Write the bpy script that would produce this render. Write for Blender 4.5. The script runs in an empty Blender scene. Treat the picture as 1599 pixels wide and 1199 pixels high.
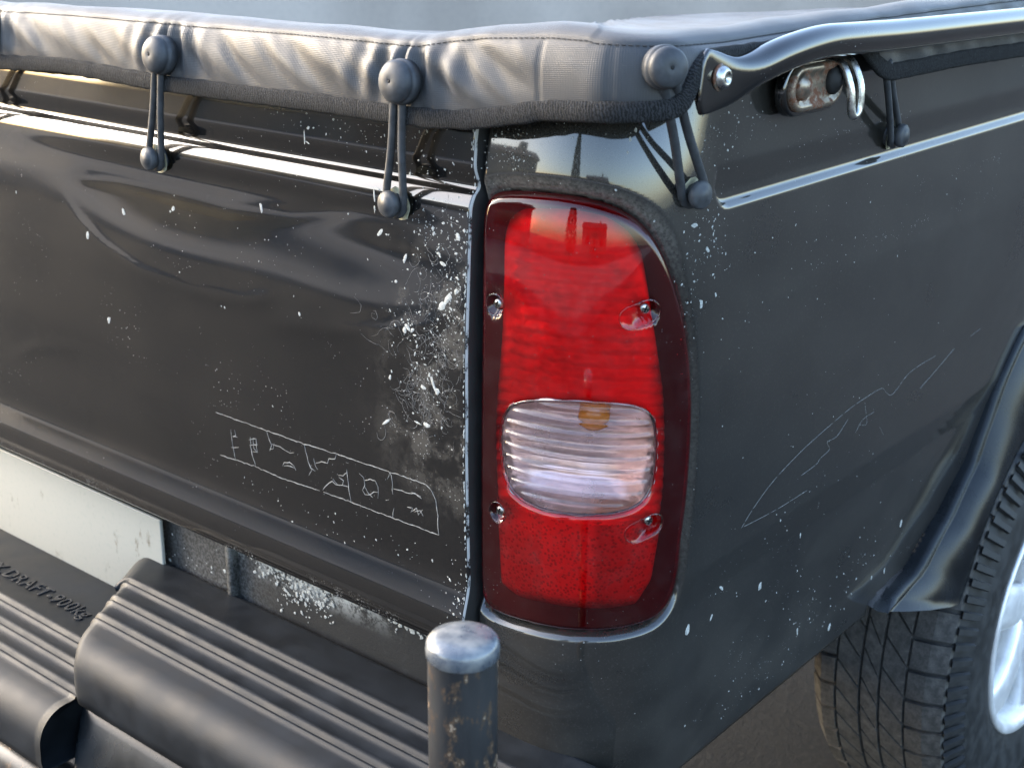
import bpy, bmesh, math, random
import numpy as np
from mathutils import Vector, Matrix, noise
R = math.radians
scene = bpy.context.scene
COL = scene.collection
random.seed(7)

# ------------------------------------------------------------------ camera, sky, sun, exposure
cam_d = bpy.data.cameras.new('camera')
cam_d.sensor_width = 36.0
cam_d.sensor_fit = 'HORIZONTAL'
cam_d.lens = 48.63
cam_d.clip_start = 0.02
cam_d.clip_end = 500
cam = bpy.data.objects.new('camera', cam_d)
COL.objects.link(cam)
right = Vector((0.77103461, 0.63672840, 0.00908654))
up = Vector((-0.21738604, 0.24977403, 0.94358690))
back = Vector((0.59853900, -0.72951345, 0.33100029))
cam.matrix_world = Matrix(((right.x, up.x, back.x, 0.8170), (right.y, up.y, back.y, -0.9410),
                           (right.z, up.z, back.z, 1.3140), (0, 0, 0, 1)))
cam_d.dof.use_dof = True
cam_d.dof.focus_distance = 1.40
cam_d.dof.aperture_fstop = 9.0
scene.camera = cam

SUN_AZ = (-0.968, -0.25)          # horizontal direction towards the sun
SUN_EL = R(24)
world = bpy.data.worlds.new('World')
scene.world = world
world.use_nodes = True
wn = world.node_tree
wn.nodes.clear()
sky = wn.nodes.new('ShaderNodeTexSky')
sky.sky_type = 'NISHITA'
sky.sun_disc = False
sky.sun_elevation = SUN_EL
sky.sun_rotation = math.atan2(SUN_AZ[0], SUN_AZ[1])
sky.air_density = 1.0
sky.dust_density = 2.2
sky.ozone_density = 1.0
bg = wn.nodes.new('ShaderNodeBackground')
bg.inputs['Strength'].default_value = 0.15
wo = wn.nodes.new('ShaderNodeOutputWorld')
wn.links.new(sky.outputs[0], bg.inputs[0])
wn.links.new(bg.outputs[0], wo.inputs[0])
sun_d = bpy.data.lights.new('sun', 'SUN')
sun_d.energy = 0.6
sun_d.angle = R(25)
sun_d.color = (1.0, 0.93, 0.85)
sun = bpy.data.objects.new('sun', sun_d)
COL.objects.link(sun)
sdir = Vector((SUN_AZ[0] * math.cos(SUN_EL), SUN_AZ[1] * math.cos(SUN_EL), math.sin(SUN_EL)))
sun.rotation_euler = sdir.to_track_quat('Z', 'Y').to_euler()
sun.location = (3, -4, 4)
scene.view_settings.view_transform = 'Standard'
scene.view_settings.look = 'None'
scene.view_settings.gamma = 1.0
scene.view_settings.exposure = 2.5
scene.render.engine = 'CYCLES'
scene.cycles.use_denoising = True
scene.cycles.max_bounces = 10
scene.cycles.transparent_max_bounces = 16
scene.cycles.sample_clamp_indirect = 8.0

# ------------------------------------------------------------------ node helpers / materials
class NT:
    def __init__(s, name):
        s.m = bpy.data.materials.new(name)
        s.m.use_nodes = True
        s.t = s.m.node_tree
        s.t.nodes.clear()
        s.out = s.t.nodes.new('ShaderNodeOutputMaterial')
    def n(s, typ, **kw):
        nd = s.t.nodes.new(typ)
        for k, v in kw.items():
            if k.startswith('i_'):
                key = k[2:].replace('_', ' ')
                sock = nd.inputs[int(key)] if key.isdigit() else nd.inputs[key]
                s.set(sock, v)
            else:
                setattr(nd, k, v)
        return nd
    def set(s, sock, v):
        if isinstance(v, bpy.types.NodeSocket):
            s.t.links.new(v, sock)
        elif isinstance(v, bpy.types.Node):
            s.t.links.new(v.outputs[0], sock)
        else:
            sock.default_value = v
    def math(s, op, a, b=0.0, c=None):
        nd = s.t.nodes.new('ShaderNodeMath'); nd.operation = op
        s.set(nd.inputs[0], a); s.set(nd.inputs[1], b)
        if c is not None: s.set(nd.inputs[2], c)
        return nd.outputs[0]
    def ramp(s, fac, lo, hi, a=0.0, b=1.0):
        nd = s.t.nodes.new('ShaderNodeMapRange'); nd.clamp = True
        nd.interpolation_type = 'SMOOTHSTEP'
        s.set(nd.inputs[0], fac); s.set(nd.inputs[1], lo); s.set(nd.inputs[2], hi)
        s.set(nd.inputs[3], a); s.set(nd.inputs[4], b)
        return nd.outputs[0]
    def mix(s, fac, a, b):
        nd = s.t.nodes.new('ShaderNodeMix'); nd.data_type = 'RGBA'
        s.set(nd.inputs[0], fac); s.set(nd.inputs[6], a); s.set(nd.inputs[7], b)
        return nd.outputs[2]
    def coord(s, which='Object'):
        return s.n('ShaderNodeTexCoord').outputs[which]
    def scaled(s, vec, sc):
        nd = s.t.nodes.new('ShaderNodeMapping')
        s.set(nd.inputs[0], vec); nd.inputs['Scale'].default_value = sc
        return nd.outputs[0]
    def noise(s, vec, scale, detail=4.0, rough=0.55):
        return s.n('ShaderNodeTexNoise', i_Vector=vec, i_Scale=scale, i_Detail=detail, i_Roughness=rough).outputs['Fac']
    def specks(s, vec, scale, size, keep):
        v = s.n('ShaderNodeTexVoronoi', i_Vector=vec, i_Scale=scale)
        sep = s.n('ShaderNodeSeparateColor', i_Color=v.outputs['Color'])
        rad = s.math('MULTIPLY', sep.outputs[1], size)
        near = s.math('LESS_THAN', v.outputs['Distance'], rad)
        kept = s.math('LESS_THAN', sep.outputs[0], keep)
        return s.math('MULTIPLY', near, kept)
    def bump(s, h, strength, dist=0.001, normal=None):
        nd = s.n('ShaderNodeBump', i_Height=h, i_Strength=strength, i_Distance=dist)
        if normal is not None: s.set(nd.inputs['Normal'], normal)
        return nd.outputs[0]
    def principled(s, **kw):
        p = s.n('ShaderNodeBsdfPrincipled')
        for k, v in kw.items():
            s.set(p.inputs[k.replace('_', ' ')], v)
        s.t.links.new(p.outputs[0], s.out.inputs[0])
        return p

def rgb(*c): return (c[0], c[1], c[2], 1.0)

def plain(name, col, rough, metal=0.0, spec=0.5, nscale=60, namp=0.25, bump=0.0, bscale=300):
    m = NT(name); co = m.coord()
    nz = m.noise(co, nscale, 5)
    k = m.ramp(nz, 0.3, 0.7, 1 - namp, 1 + namp)
    c = m.n('ShaderNodeVectorMath', operation='SCALE')
    c.inputs[0].default_value = col; m.set(c.inputs['Scale'], k)
    p = m.principled(Base_Color=c.outputs[0], Roughness=m.ramp(nz, 0.2, 0.8, rough * 0.85, min(1, rough * 1.2)), Metallic=metal, Specular_IOR_Level=spec)
    if bump:
        m.set(p.inputs['Normal'], m.bump(m.noise(co, bscale, 4), bump, 0.0006))
    return m.m

def paint(name, dust, rough, film, speck_keep=0.25, side=False, tail=False):
    """old black lacquer: clear coat, thin dust film, white chips"""
    m = NT(name); co = m.coord()
    big = m.noise(co, 5, 4); mid = m.noise(m.scaled(co, (1, 1, 1.8)), 7, 4, 0.5); fine = m.noise(co, 420, 3)
    d = m.math('MULTIPLY', m.ramp(mid, 0.1, 0.95, 0.68, 1.0), m.ramp(big, 0.25, 0.75, 0.78, 1.0))
    d = m.math('MULTIPLY', m.math('ADD', d, m.ramp(fine, 0.52, 0.75, 0, 0.5)), dust)
    sp = m.specks(co, 170, 0.17, speck_keep * 0.5)
    sp2 = m.specks(co, 420, 0.26, speck_keep)
    patch = m.ramp(m.noise(co, 9, 5), 0.50, 0.66)
    sp = m.math('MAXIMUM', m.math('MULTIPLY', sp, patch), m.math('MULTIPLY', sp2, patch))
    xyz = m.n('ShaderNodeSeparateXYZ', i_Vector=co)
    if tail:      # lime crust and crazed lacquer beside the tailgate's shut line and along its lower lip
        ex = m.ramp(xyz.outputs[0], -0.17, -0.02)
        ez = m.math('MULTIPLY', m.ramp(xyz.outputs[2], 0.70, 0.80), m.ramp(xyz.outputs[2], 1.04, 0.93))
        n1 = m.noise(co, 24, 6, 0.7)
        cl = m.math('MULTIPLY', m.math('MULTIPLY', ex, ez), m.ramp(n1, 0.46, 0.64))
        s3 = m.specks(co, 330, 0.42, 0.55)
        sp = m.math('MAXIMUM', sp, m.math('MULTIPLY', s3, m.ramp(cl, 0.25, 0.6)))
        d = m.math('ADD', d, m.math('MULTIPLY', cl, 0.26))
        low = m.math('MULTIPLY', m.ramp(xyz.outputs[2], 0.612, 0.586), m.ramp(m.noise(co, 11, 5, 0.7), 0.50, 0.60))
        s4 = m.specks(co, 420, 0.6, 0.8)
        sp = m.math('MAXIMUM', sp, m.math('MULTIPLY', low, s4))
        # lacquer worn to pale primer on the very edge
        edge = m.math('MULTIPLY', m.ramp(xyz.outputs[0], -0.0034, -0.0028), m.ramp(m.noise(m.scaled(co, (1, 1, 0.5)), 90, 5, 0.7), 0.40, 0.50))
        sp = m.math('MAXIMUM', sp, edge)
    if side:
        at = m.n('ShaderNodeAttribute', attribute_name='lamp_rim').outputs['Fac']
        g = m.noise(co, 260, 5, 0.7)
        rimd = m.math('MULTIPLY', at, m.ramp(g, 0.25, 0.7, 0.25, 1.0))
        d = m.math('MAXIMUM', d, m.math('MULTIPLY', rimd, 0.85))
        bot = m.math('MULTIPLY', m.ramp(xyz.outputs[2], 0.70, 0.46), m.ramp(mid, 0.35, 0.7))
        d = m.math('ADD', d, m.math('MULTIPLY', bot, 0.10))
    col = m.mix(d, rgb(0.0010, 0.0011, 0.0013), rgb(0.23, 0.215, 0.19))
    col = m.mix(sp, col, rgb(0.45, 0.45, 0.44))
    rg = m.math('ADD', m.ramp(mid, 0.2, 0.8, rough * 0.7, rough * 1.3), m.math('MULTIPLY', d, 0.5))
    coat = m.math('SUBTRACT', 1.0, m.math('MAXIMUM', m.math('MULTIPLY', d, 1.1), sp))
    coat = m.math('MAXIMUM', coat, 0.0)
    p = m.principled(Base_Color=col, Roughness=rg, Specular_IOR_Level=0.12, IOR=1.5, Coat_Weight=coat,
                     Coat_Roughness=m.ramp(mid, 0.2, 0.8, film * 0.6, film * 1.5), Coat_IOR=1.9)
    h = m.math('ADD', m.math('MULTIPLY', sp, 1.0), m.math('MULTIPLY', m.noise(co, 900, 2), 0.03))
    m.set(p.inputs['Normal'], m.bump(h, 0.35, 0.0004))
    m.set(p.inputs['Coat Normal'], m.bump(m.noise(co, 130, 2), 0.02, 0.0006))
    return m.m

M = {}
M['tail_paint'] = paint('tailgate_paint', 0.004, 0.30, 0.065, 0.10, tail=True)
M['side_paint'] = paint('side_paint', 0.13, 0.30, 0.055, 0.12, side=True)
M['gloss_black'] = paint('rail_paint', 0.02, 0.2, 0.03, 0.22)
M['under_black'] = plain('underbody_black', (0.012, 0.012, 0.012), 0.7, bump=0.3)
M['rubber'] = plain('strap_rubber', (0.050, 0.054, 0.060), 0.48, spec=0.4, nscale=90, bump=0.12, bscale=700)
M['rubber_dark'] = plain('hole_black', (0.006, 0.006, 0.006), 0.8)
M['pad'] = plain('bumper_plastic', (0.011, 0.014, 0.018), 0.52, spec=0.24, nscale=24, namp=0.3, bump=0.22, bscale=900)
M['flare'] = plain('flare_plastic', (0.008, 0.010, 0.012), 0.26, spec=0.32, nscale=14, namp=0.5, bump=0.10, bscale=500)
M['steel'] = plain('zinc_steel', (0.60, 0.60, 0.58), 0.28, metal=1.0, nscale=200)
M['chrome'] = plain('lamp_chrome', (0.95, 0.78, 0.74), 0.24, metal=0.9, nscale=40, namp=0.08)
M['alloy'] = plain('wheel_alloy', (0.90, 0.90, 0.90), 0.38, metal=0.45, nscale=40, namp=0.1)
M['house_black'] = plain('lamp_housing_black', (0.010, 0.009, 0.010), 0.45)
M['lime'] = plain('lime_crust', (0.42, 0.43, 0.41), 0.85, spec=0.2, nscale=500, namp=0.3, bump=0.5, bscale=900)
M['web'] = plain('grey_scratch', (0.19, 0.19, 0.19), 0.8, spec=0.2, nscale=300, namp=0.5)
M['scratch'] = plain('bare_primer', (0.26, 0.265, 0.26), 0.7, spec=0.3, nscale=300, namp=0.35)
M['putty'] = plain('yellowed_sealant', (0.50, 0.48, 0.34), 0.6, nscale=200)
M['wall'] = None

def mat_rust():
    m = NT('rusty_steel'); co = m.coord()
    n = m.noise(co, 70, 6, 0.7); n2 = m.noise(co, 400, 4, 0.7)
    f = m.ramp(m.math('ADD', n, m.math('MULTIPLY', n2, 0.25)), 0.55, 0.72)
    c = m.mix(f, rgb(0.30, 0.26, 0.21), rgb(0.14, 0.052, 0.022))
    p = m.principled(Base_Color=c, Roughness=m.ramp(f, 0, 1, 0.30, 0.8), Metallic=m.ramp(f, 0, 1, 0.8, 0.0))
    m.set(p.inputs['Normal'], m.bump(n2, 0.35, 0.0006))
    return m.m
M['rust'] = mat_rust()

def mat_post():
    m = NT('post_paint'); co = m.coord()
    n = m.noise(m.scaled(co, (1, 1, 0.55)), 55, 7, 0.68)
    n2 = m.noise(co, 330, 4, 0.7)
    s = m.math('ADD', n, m.math('MULTIPLY', n2, 0.18))
    chip = m.ramp(s, 0.705, 0.72)
    halo = m.ramp(s, 0.62, 0.70)
    base = m.mix(m.ramp(m.noise(m.scaled(co, (1, 1, 0.25)), 30, 5), 0.3, 0.7), rgb(0.016, 0.017, 0.019), rgb(0.040, 0.041, 0.042))
    c = m.mix(halo, base, rgb(0.10, 0.065, 0.04))
    c = m.mix(chip, c, m.mix(m.ramp(n2, 0.4, 0.6), rgb(0.26, 0.16, 0.10), rgb(0.33, 0.27, 0.20)))
    p = m.principled(Base_Color=c, Roughness=m.ramp(chip, 0, 1, 0.33, 0.85), Specular_IOR_Level=0.55)
    m.set(p.inputs['Normal'], m.bump(m.math('ADD', m.math('MULTIPLY', chip, -1.0), m.math('MULTIPLY', n2, 0.2)), 0.6, 0.0008))
    return m.m
M['post'] = mat_post()

def mat_cap():
    m = NT('cap_metal'); co = m.coord()
    n = m.noise(co, 60, 5, 0.6)
    c = m.mix(m.ramp(n, 0.4, 0.7), rgb(0.075, 0.09, 0.11), rgb(0.20, 0.21, 0.21))
    p = m.principled(Base_Color=c, Roughness=m.ramp(n, 0.3, 0.7, 0.22, 0.42), Specular_IOR_Level=0.9, Coat_Weight=0.6, Coat_Roughness=0.18)
    return m.m
M['cap'] = mat_cap()

def mat_fabric():
    m = NT('cover_vinyl')
    uv = m.n('ShaderNodeUVMap').outputs[0]
    sx = m.n('ShaderNodeSeparateXYZ', i_Vector=uv)
    a = m.math('SINE', m.math('MULTIPLY', m.math('ADD', sx.outputs[0], sx.outputs[1]), 1900.0))
    b = m.math('SINE', m.math('MULTIPLY', m.math('SUBTRACT', sx.outputs[0], sx.outputs[1]), 1900.0))
    w = m.math('MULTIPLY', a, b)
    co = m.coord()
    n = m.noise(co, 14, 5)
    c = m.mix(m.ramp(n, 0.3, 0.7), rgb(0.036, 0.038, 0.042), rgb(0.050, 0.051, 0.054))
    c = m.mix(m.ramp(m.noise(co, 75, 6, 0.7), 0.60, 0.80), c, rgb(0.080, 0.078, 0.076))
    p = m.principled(Base_Color=c, Roughness=m.ramp(n, 0.3, 0.7, 0.42, 0.56), Specular_IOR_Level=0.5, Sheen_Weight=0.15, Sheen_Roughness=0.5)
    m.set(p.inputs['Normal'], m.bump(m.math('ADD', w, m.math('MULTIPLY', m.noise(co, 1500, 2), 0.6)), 0.24, 0.0006))
    return m.m
M['fabric'] = mat_fabric()

def mat_binding():
    m = NT('binding_tape')
    uv = m.n('ShaderNodeUVMap').outputs[0]
    sx = m.n('ShaderNodeSeparateXYZ', i_Vector=uv)
    co = m.coord()
    jit = m.math('MULTIPLY', m.noise(co, 200, 4, 0.7), 22.0)
    w = m.math('SINE', m.math('ADD', m.math('ADD', m.math('MULTIPLY', sx.outputs[0], 2300.0), m.math('MULTIPLY', sx.outputs[1], 260.0)), jit))
    c = m.mix(m.ramp(w, -0.6, 0.9), rgb(0.010, 0.011, 0.012), rgb(0.042, 0.044, 0.048))
    p = m.principled(Base_Color=c, Roughness=0.85, Specular_IOR_Level=0.25)
    m.set(p.inputs['Normal'], m.bump(m.math('ADD', w, m.math('MULTIPLY', m.noise(co, 900, 3), 2.0)), 0.8, 0.0008))
    return m.m
M['binding'] = mat_binding()
M['thread'] = plain('seam_thread', (0.030, 0.030, 0.030), 0.8)
M['thread_pale'] = plain('pale_thread', (0.22, 0.22, 0.22), 0.8)

def mat_plate():
    m = NT('number_plate_face'); co = m.coord()
    n = m.noise(m.scaled(co, (1, 1, 0.35)), 38, 6, 0.7)
    n2 = m.noise(co, 130, 5, 0.7)
    c = m.mix(m.ramp(m.math('ADD', n, m.math('MULTIPLY', n2, 0.2)), 0.70, 0.84), rgb(0.40, 0.39, 0.34), rgb(0.14, 0.11, 0.07))
    c = m.mix(m.ramp(n2, 0.5, 0.75), c, rgb(0.34, 0.35, 0.31))
    m.principled(Base_Color=c, Roughness=0.42)
    return m.m
M['plate'] = mat_plate()

def mat_valance():
    m = NT('dusty_valance'); co = m.coord()
    n = m.noise(co, 22, 6, 0.7); g = m.noise(co, 260, 5, 0.75)
    xyz = m.n('ShaderNodeSeparateXYZ', i_Vector=co)
    zone = m.math('MULTIPLY', m.ramp(xyz.outputs[0], -0.60, -0.48), m.ramp(xyz.outputs[0], -0.30, -0.44))
    f = m.math('MULTIPLY', m.ramp(g, 0.40, 0.62), m.math('ADD', m.math('MULTIPLY', zone, 0.5), m.ramp(n, 0.5, 0.75, 0.0, 0.16)))
    z2 = m.math('MULTIPLY', m.ramp(xyz.outputs[0], -0.44, -0.33), m.ramp(xyz.outputs[0], -0.10, -0.24))
    lime = m.math('MULTIPLY', z2, m.math('MULTIPLY', m.ramp(xyz.outputs[2], 0.525, 0.575), m.ramp(m.math('ADD', n, m.math('MULTIPLY', g, 0.5)), 0.66, 0.82)))
    c = m.mix(f, rgb(0.010, 0.011, 0.012), rgb(0.16, 0.165, 0.165))
    c = m.mix(lime, c, rgb(0.66, 0.67, 0.64))
    p = m.principled(Base_Color=c, Roughness=0.6)
    m.set(p.inputs['Normal'], m.bump(g, 0.5, 0.001))
    return m.m
M['valance'] = mat_valance()

def lens(name, tint, dusty=0.0, refr=False):
    m = NT(name); co = m.coord()
    tr = m.n('ShaderNodeBsdfTransparent', i_Color=tint)
    if refr: tr = m.n('ShaderNodeBsdfRefraction', i_Color=tint, i_IOR=1.22, i_Roughness=0.02)
    gl = m.n('ShaderNodeBsdfGlossy', i_Roughness=0.035)
    fr = m.n('ShaderNodeFresnel', i_IOR=1.7)
    bp = m.bump(m.noise(co, 160, 3), 0.02, 0.0006)
    m.set(gl.inputs['Normal'], bp); m.set(fr.inputs['Normal'], bp)
    mx = m.n('ShaderNodeMixShader', i_0=fr.outputs[0])
    m.t.links.new(tr.outputs[0], mx.inputs[1]); m.t.links.new(gl.outputs[0], mx.inputs[2])
    if not refr:
        rd = m.n('ShaderNodeBsdfDiffuse', i_Color=rgb(0.42, 0.003, 0.010)); m3 = m.n('ShaderNodeMixShader', i_0=0.045)
        m.t.links.new(mx.outputs[0], m3.inputs[1]); m.t.links.new(rd.outputs[0], m3.inputs[2]); mx = m3
    df = m.n('ShaderNodeBsdfDiffuse', i_Color=rgb(0.30, 0.27, 0.265))
    n = m.math('MULTIPLY', m.ramp(m.noise(co, 30, 7, 0.75), 0.42, 0.75), dusty)
    n = m.math('ADD', n, m.math('MULTIPLY', m.specks(co, 420, 0.2, 0.12), 0.5 * (dusty > 0)))
    m2 = m.n('ShaderNodeMixShader', i_0=n)
    m.t.links.new(mx.outputs[0], m2.inputs[1]); m.t.links.new(df.outputs[0], m2.inputs[2])
    m.t.links.new(m2.outputs[0], m.out.inputs[0])
    return m.m
M['red_lens'] = lens('red_lens', rgb(0.99, 0.011, 0.042), 0.03)
M['clear_lens'] = lens('clear_lens', rgb(0.96, 0.88, 0.89), 0.06, True)
M['amber'] = plain('amber_bulb_glass', (0.85, 0.30, 0.03), 0.15, spec=0.8, namp=0.05)
def mat_pan():
    m = NT('red_reflector'); co = m.coord()
    n = m.noise(co, 26, 4); 
    v = m.n('ShaderNodeTexVoronoi', i_Vector=m.scaled(co, (1, 1, 1.9)), i_Scale=75.0)
    k = m.ramp(m.math('ADD', n, m.math('MULTIPLY', v.outputs['Distance'], 0.35)), 0.30, 0.75, 0.66, 1.0)
    sm = m.n('ShaderNodeAttribute', attribute_name='edge_shade').outputs['Fac']
    k = m.math('MULTIPLY', k, m.ramp(m.math('ADD', sm, m.math('MULTIPLY', m.math('SUBTRACT', n, 0.5), 0.5)), 0.0, 0.9, 0.01, 1.0))  # border shade painted in: reflector colour falls to black towards its sides
    c = m.n('ShaderNodeVectorMath', operation='SCALE'); c.inputs[0].default_value = (1.0, 0.92, 0.92); m.set(c.inputs['Scale'], k)
    p = m.principled(Base_Color=c.outputs[0], Roughness=0.4, Metallic=0.12)
    m.set(p.inputs['Normal'], m.bump(v.outputs['Distance'], 0.35, 0.002))
    return m.m
M['pan'] = mat_pan()
def mat_reflex():
    m = NT('reflex_prisms'); co = m.coord()
    v = m.n('ShaderNodeTexVoronoi', i_Vector=co, i_Scale=260.0)
    k = m.ramp(v.outputs['Distance'], 0.1, 0.55, 0.45, 1.0)
    sm = m.n('ShaderNodeAttribute', attribute_name='edge_shade').outputs['Fac']
    k = m.math('MULTIPLY', k, m.ramp(m.math('ADD', sm, m.math('MULTIPLY', m.math('SUBTRACT', m.noise(co, 26, 4), 0.5), 0.5)), 0.0, 0.9, 0.01, 1.0))  # same border shade painted into the reflex colour
    xz = m.n('ShaderNodeSeparateXYZ', i_Vector=co)
    blk = m.math('MULTIPLY', m.ramp(xz.outputs[0], 0.120, 0.128, 1.0, 0.6), m.ramp(xz.outputs[0], 0.070, 0.076, 0.75, 1.0))
    k = m.math('MULTIPLY', k, blk)
    c = m.n('ShaderNodeVectorMath', operation='SCALE'); c.inputs[0].default_value = (1.0, 0.85, 0.85); m.set(c.inputs['Scale'], k)
    p = m.principled(Base_Color=c.outputs[0], Roughness=0.45, Metallic=0.0)
    m.set(p.inputs['Normal'], m.bump(v.outputs['Distance'], 0.6, 0.001))
    return m.m
M['reflex'] = mat_reflex()

def mat_tyre():
    m = NT('tyre_rubber'); co = m.coord()
    n = m.noise(co, 60, 6, 0.7); g = m.noise(co, 500, 4, 0.7)
    c = m.mix(m.math('MULTIPLY', m.ramp(n, 0.35, 0.7), m.ramp(g, 0.3, 0.7, 0.4, 1.0)), rgb(0.050, 0.049, 0.048), rgb(0.15, 0.143, 0.133))
    p = m.principled(Base_Color=c, Roughness=0.75, Specular_IOR_Level=0.35)
    m.set(p.inputs['Normal'], m.bump(g, 0.4, 0.0008))
    return m.m
M['tyre'] = mat_tyre()
M['tyre_side'] = plain('tyre_sidewall', (0.026, 0.027, 0.028), 0.55, spec=0.4, nscale=40, namp=0.4, bump=0.15)

def mat_ground():
    m = NT('asphalt'); co = m.coord()
    big = m.noise(co, 0.35, 5, 0.6); g = m.noise(co, 90, 5, 0.7)
    c = m.mix(m.ramp(big, 0.35, 0.65), rgb(0.010, 0.0102, 0.0105), rgb(0.021, 0.0212, 0.0215))
    c = m.mix(m.ramp(g, 0.5, 0.75, 0.0, 0.5), c, rgb(0.045, 0.044, 0.043))
    p = m.principled(Base_Color=c, Roughness=0.9)
    m.set(p.inputs['Normal'], m.bump(g, 0.6, 0.01))
    return m.m
M['ground'] = mat_ground()
M['concrete'] = plain('reflector_concrete', (0.135, 0.135, 0.137), 0.85, nscale=1.2, namp=0.35, bump=0.3, bscale=60)  # for the added slab mirrored in the tailgate
def mat_wall():
    m = NT('pale_render'); co = m.coord()
    n = m.noise(m.scaled(co, (1, 1, 0.5)), 0.5, 4); g = m.noise(co, 30, 4)
    c = m.mix(m.ramp(n, 0.30, 0.68), rgb(0.34, 0.30, 0.265), rgb(0.56, 0.50, 0.445))
    c = m.mix(m.ramp(g, 0.4, 0.8, 0, 0.15), c, rgb(0.16, 0.16, 0.16))
    m.principled(Base_Color=c, Roughness=0.9)
    return m.m
M['wall'] = mat_wall()

# ------------------------------------------------------------------ mesh helpers
def link(name, me, mat, parent=None, smooth=True):
    o = bpy.data.objects.new(name, me)
    COL.objects.link(o)
    if mat is not None and not me.materials: me.materials.append(mat)
    if smooth and len(me.polygons): me.polygons.foreach_set('use_smooth', [True] * len(me.polygons))
    if parent is not None: set_parent(o, parent)
    return o
WM = {}
def set_parent(o, parent):
    o.parent = parent
    # every ancestor keeps an identity rotation, so only its location has to be undone
    p = Vector((0, 0, 0)); a = parent
    o.matrix_parent_inverse = Matrix.Translation(-WM.get(a.name, p))
def empty(name, loc, parent=None):
    o = bpy.data.objects.new(name, None); COL.objects.link(o)
    o.empty_display_size = 0.1
    o.location = loc
    WM[o.name] = Vector(loc)
    if parent is not None: set_parent(o, parent)
    return o
def tag(o, label=None, cat=None, group=None, kind=None):
    if label: o['label'] = label
    if cat: o['category'] = cat
    if group: o['group'] = group
    if kind: o['kind'] = kind
    return o
def mesh(name, v, f, uv=None):
    me = bpy.data.meshes.new(name)
    me.from_pydata([tuple(map(float, p)) for p in v], [], [tuple(map(int, q)) for q in f])
    if uv is not None:
        ul = me.uv_layers.new(name='UVMap')
        li = np.zeros(len(me.loops), dtype=np.int32); me.loops.foreach_get('vertex_index', li)
        ul.data.foreach_set('uv', np.asarray(uv, dtype=np.float32)[li].ravel())
    me.update()
    return me
def gridf(nu, nv, wrap_u=False, flip=False):
    f = []
    for j in range(nu if wrap_u else nu - 1):
        a = j * nv; b = ((j + 1) % nu) * nv
        for i in range(nv - 1):
            q = (a + i, b + i, b + i + 1, a + i + 1)
            f.append(q[::-1] if flip else q)
    return f
def frame(path, upv=Vector((0, 0, 1))):
    T = []
    n = len(path)
    for i in range(n):
        t = (path[min(i + 1, n - 1)] - path[max(i - 1, 0)])
        T.append(t.normalized())
    nrm = (upv - T[0] * upv.dot(T[0]))
    if nrm.length < 1e-4: nrm = Vector((1, 0, 0)) - T[0] * T[0].x
    nrm.normalize()
    out = []
    for t in T:
        nrm = (nrm - t * nrm.dot(t)).normalized()
        out.append((t, nrm, t.cross(nrm)))
    return out
def smooth_path(pts, n=40):
    pts = [Vector(p) for p in pts]
    P = [pts[0] * 2 - pts[1]] + pts + [pts[-1] * 2 - pts[-2]]
    out = []
    seg = len(pts) - 1
    for k in range(n):
        u = k / (n - 1) * seg; i = min(int(u), seg - 1); t = u - i
        a, b, c, d = P[i], P[i + 1], P[i + 2], P[i + 3]
        out.append(0.5 * ((2 * b) + (c - a) * t + (2 * a - 5 * b + 4 * c - d) * t * t + (3 * b - a - 3 * c + d) * t ** 3))
    return out
def sweep(name, path, section, mat, parent, upv=Vector((0, 0, 1)), cap=True):
    """section(k, n) -> list of (a, b): a along the frame normal, b along the binormal"""
    n = len(path); fr = frame(path, upv); v = []; uv = []; L = 0.0
    for k in range(n):
        if k: L += (path[k] - path[k - 1]).length
        s = section(k, n); m = len(s); acc = 0.0
        for q, (a, b) in enumerate(s):
            if q: acc += math.hypot(a - s[q - 1][0], b - s[q - 1][1])
            v.append(path[k] + fr[k][1] * a + fr[k][2] * b); uv.append((L, acc))
    f = []
    for k in range(n - 1):
        for q in range(m):
            f.append((k * m + q, k * m + (q + 1) % m, (k + 1) * m + (q + 1) % m, (k + 1) * m + q))
    if cap:
        f.append(tuple(range(m))[::-1]); f.append(tuple((n - 1) * m + q for q in range(m)))
    return link(name, mesh(name, v, f, uv), mat, parent)
def circ(r, n=12, rb=None, p=2.0):
    rb = rb or r; o = []
    for k in range(n):
        c, s = math.cos(2 * math.pi * k / n), math.sin(2 * math.pi * k / n)
        o.append((math.copysign(abs(c) ** (2 / p), c) * r, math.copysign(abs(s) ** (2 / p), s) * rb))
    return o
def tube(name, pts, r, mat, parent, n=12, steps=None, closed=False):
    path = smooth_path(pts, steps or max(8, len(pts) * 6))
    return sweep(name, path, lambda k, N: circ(r, n), mat, parent)
def lathe(name, prof, origin, axis, mat, parent, n=40):
    """prof: list of (radius, height along axis)"""
    ax = Vector(axis).normalized()
    a = ax.orthogonal().normalized(); b = ax.cross(a); o = Vector(origin)
    v = []; m = len(prof)
    for k in range(n):
        d = a * math.cos(2 * math.pi * k / n) + b * math.sin(2 * math.pi * k / n)
        for r, h in prof: v.append(o + d * r + ax * h)
    return link(name, mesh(name, v, gridf(n, m, wrap_u=True)), mat, parent)
def hexcyl(name, origin, axis, r, h, mat, parent, n=6, bev=0.15):
    o = lathe(name, [(0.0, 0), (r, 0), (r, h * (1 - bev)), (r * (1 - bev), h), (0.0, h)], origin, axis, mat, parent, n)
    for p in o.data.polygons: p.use_smooth = False
    return o
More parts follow.
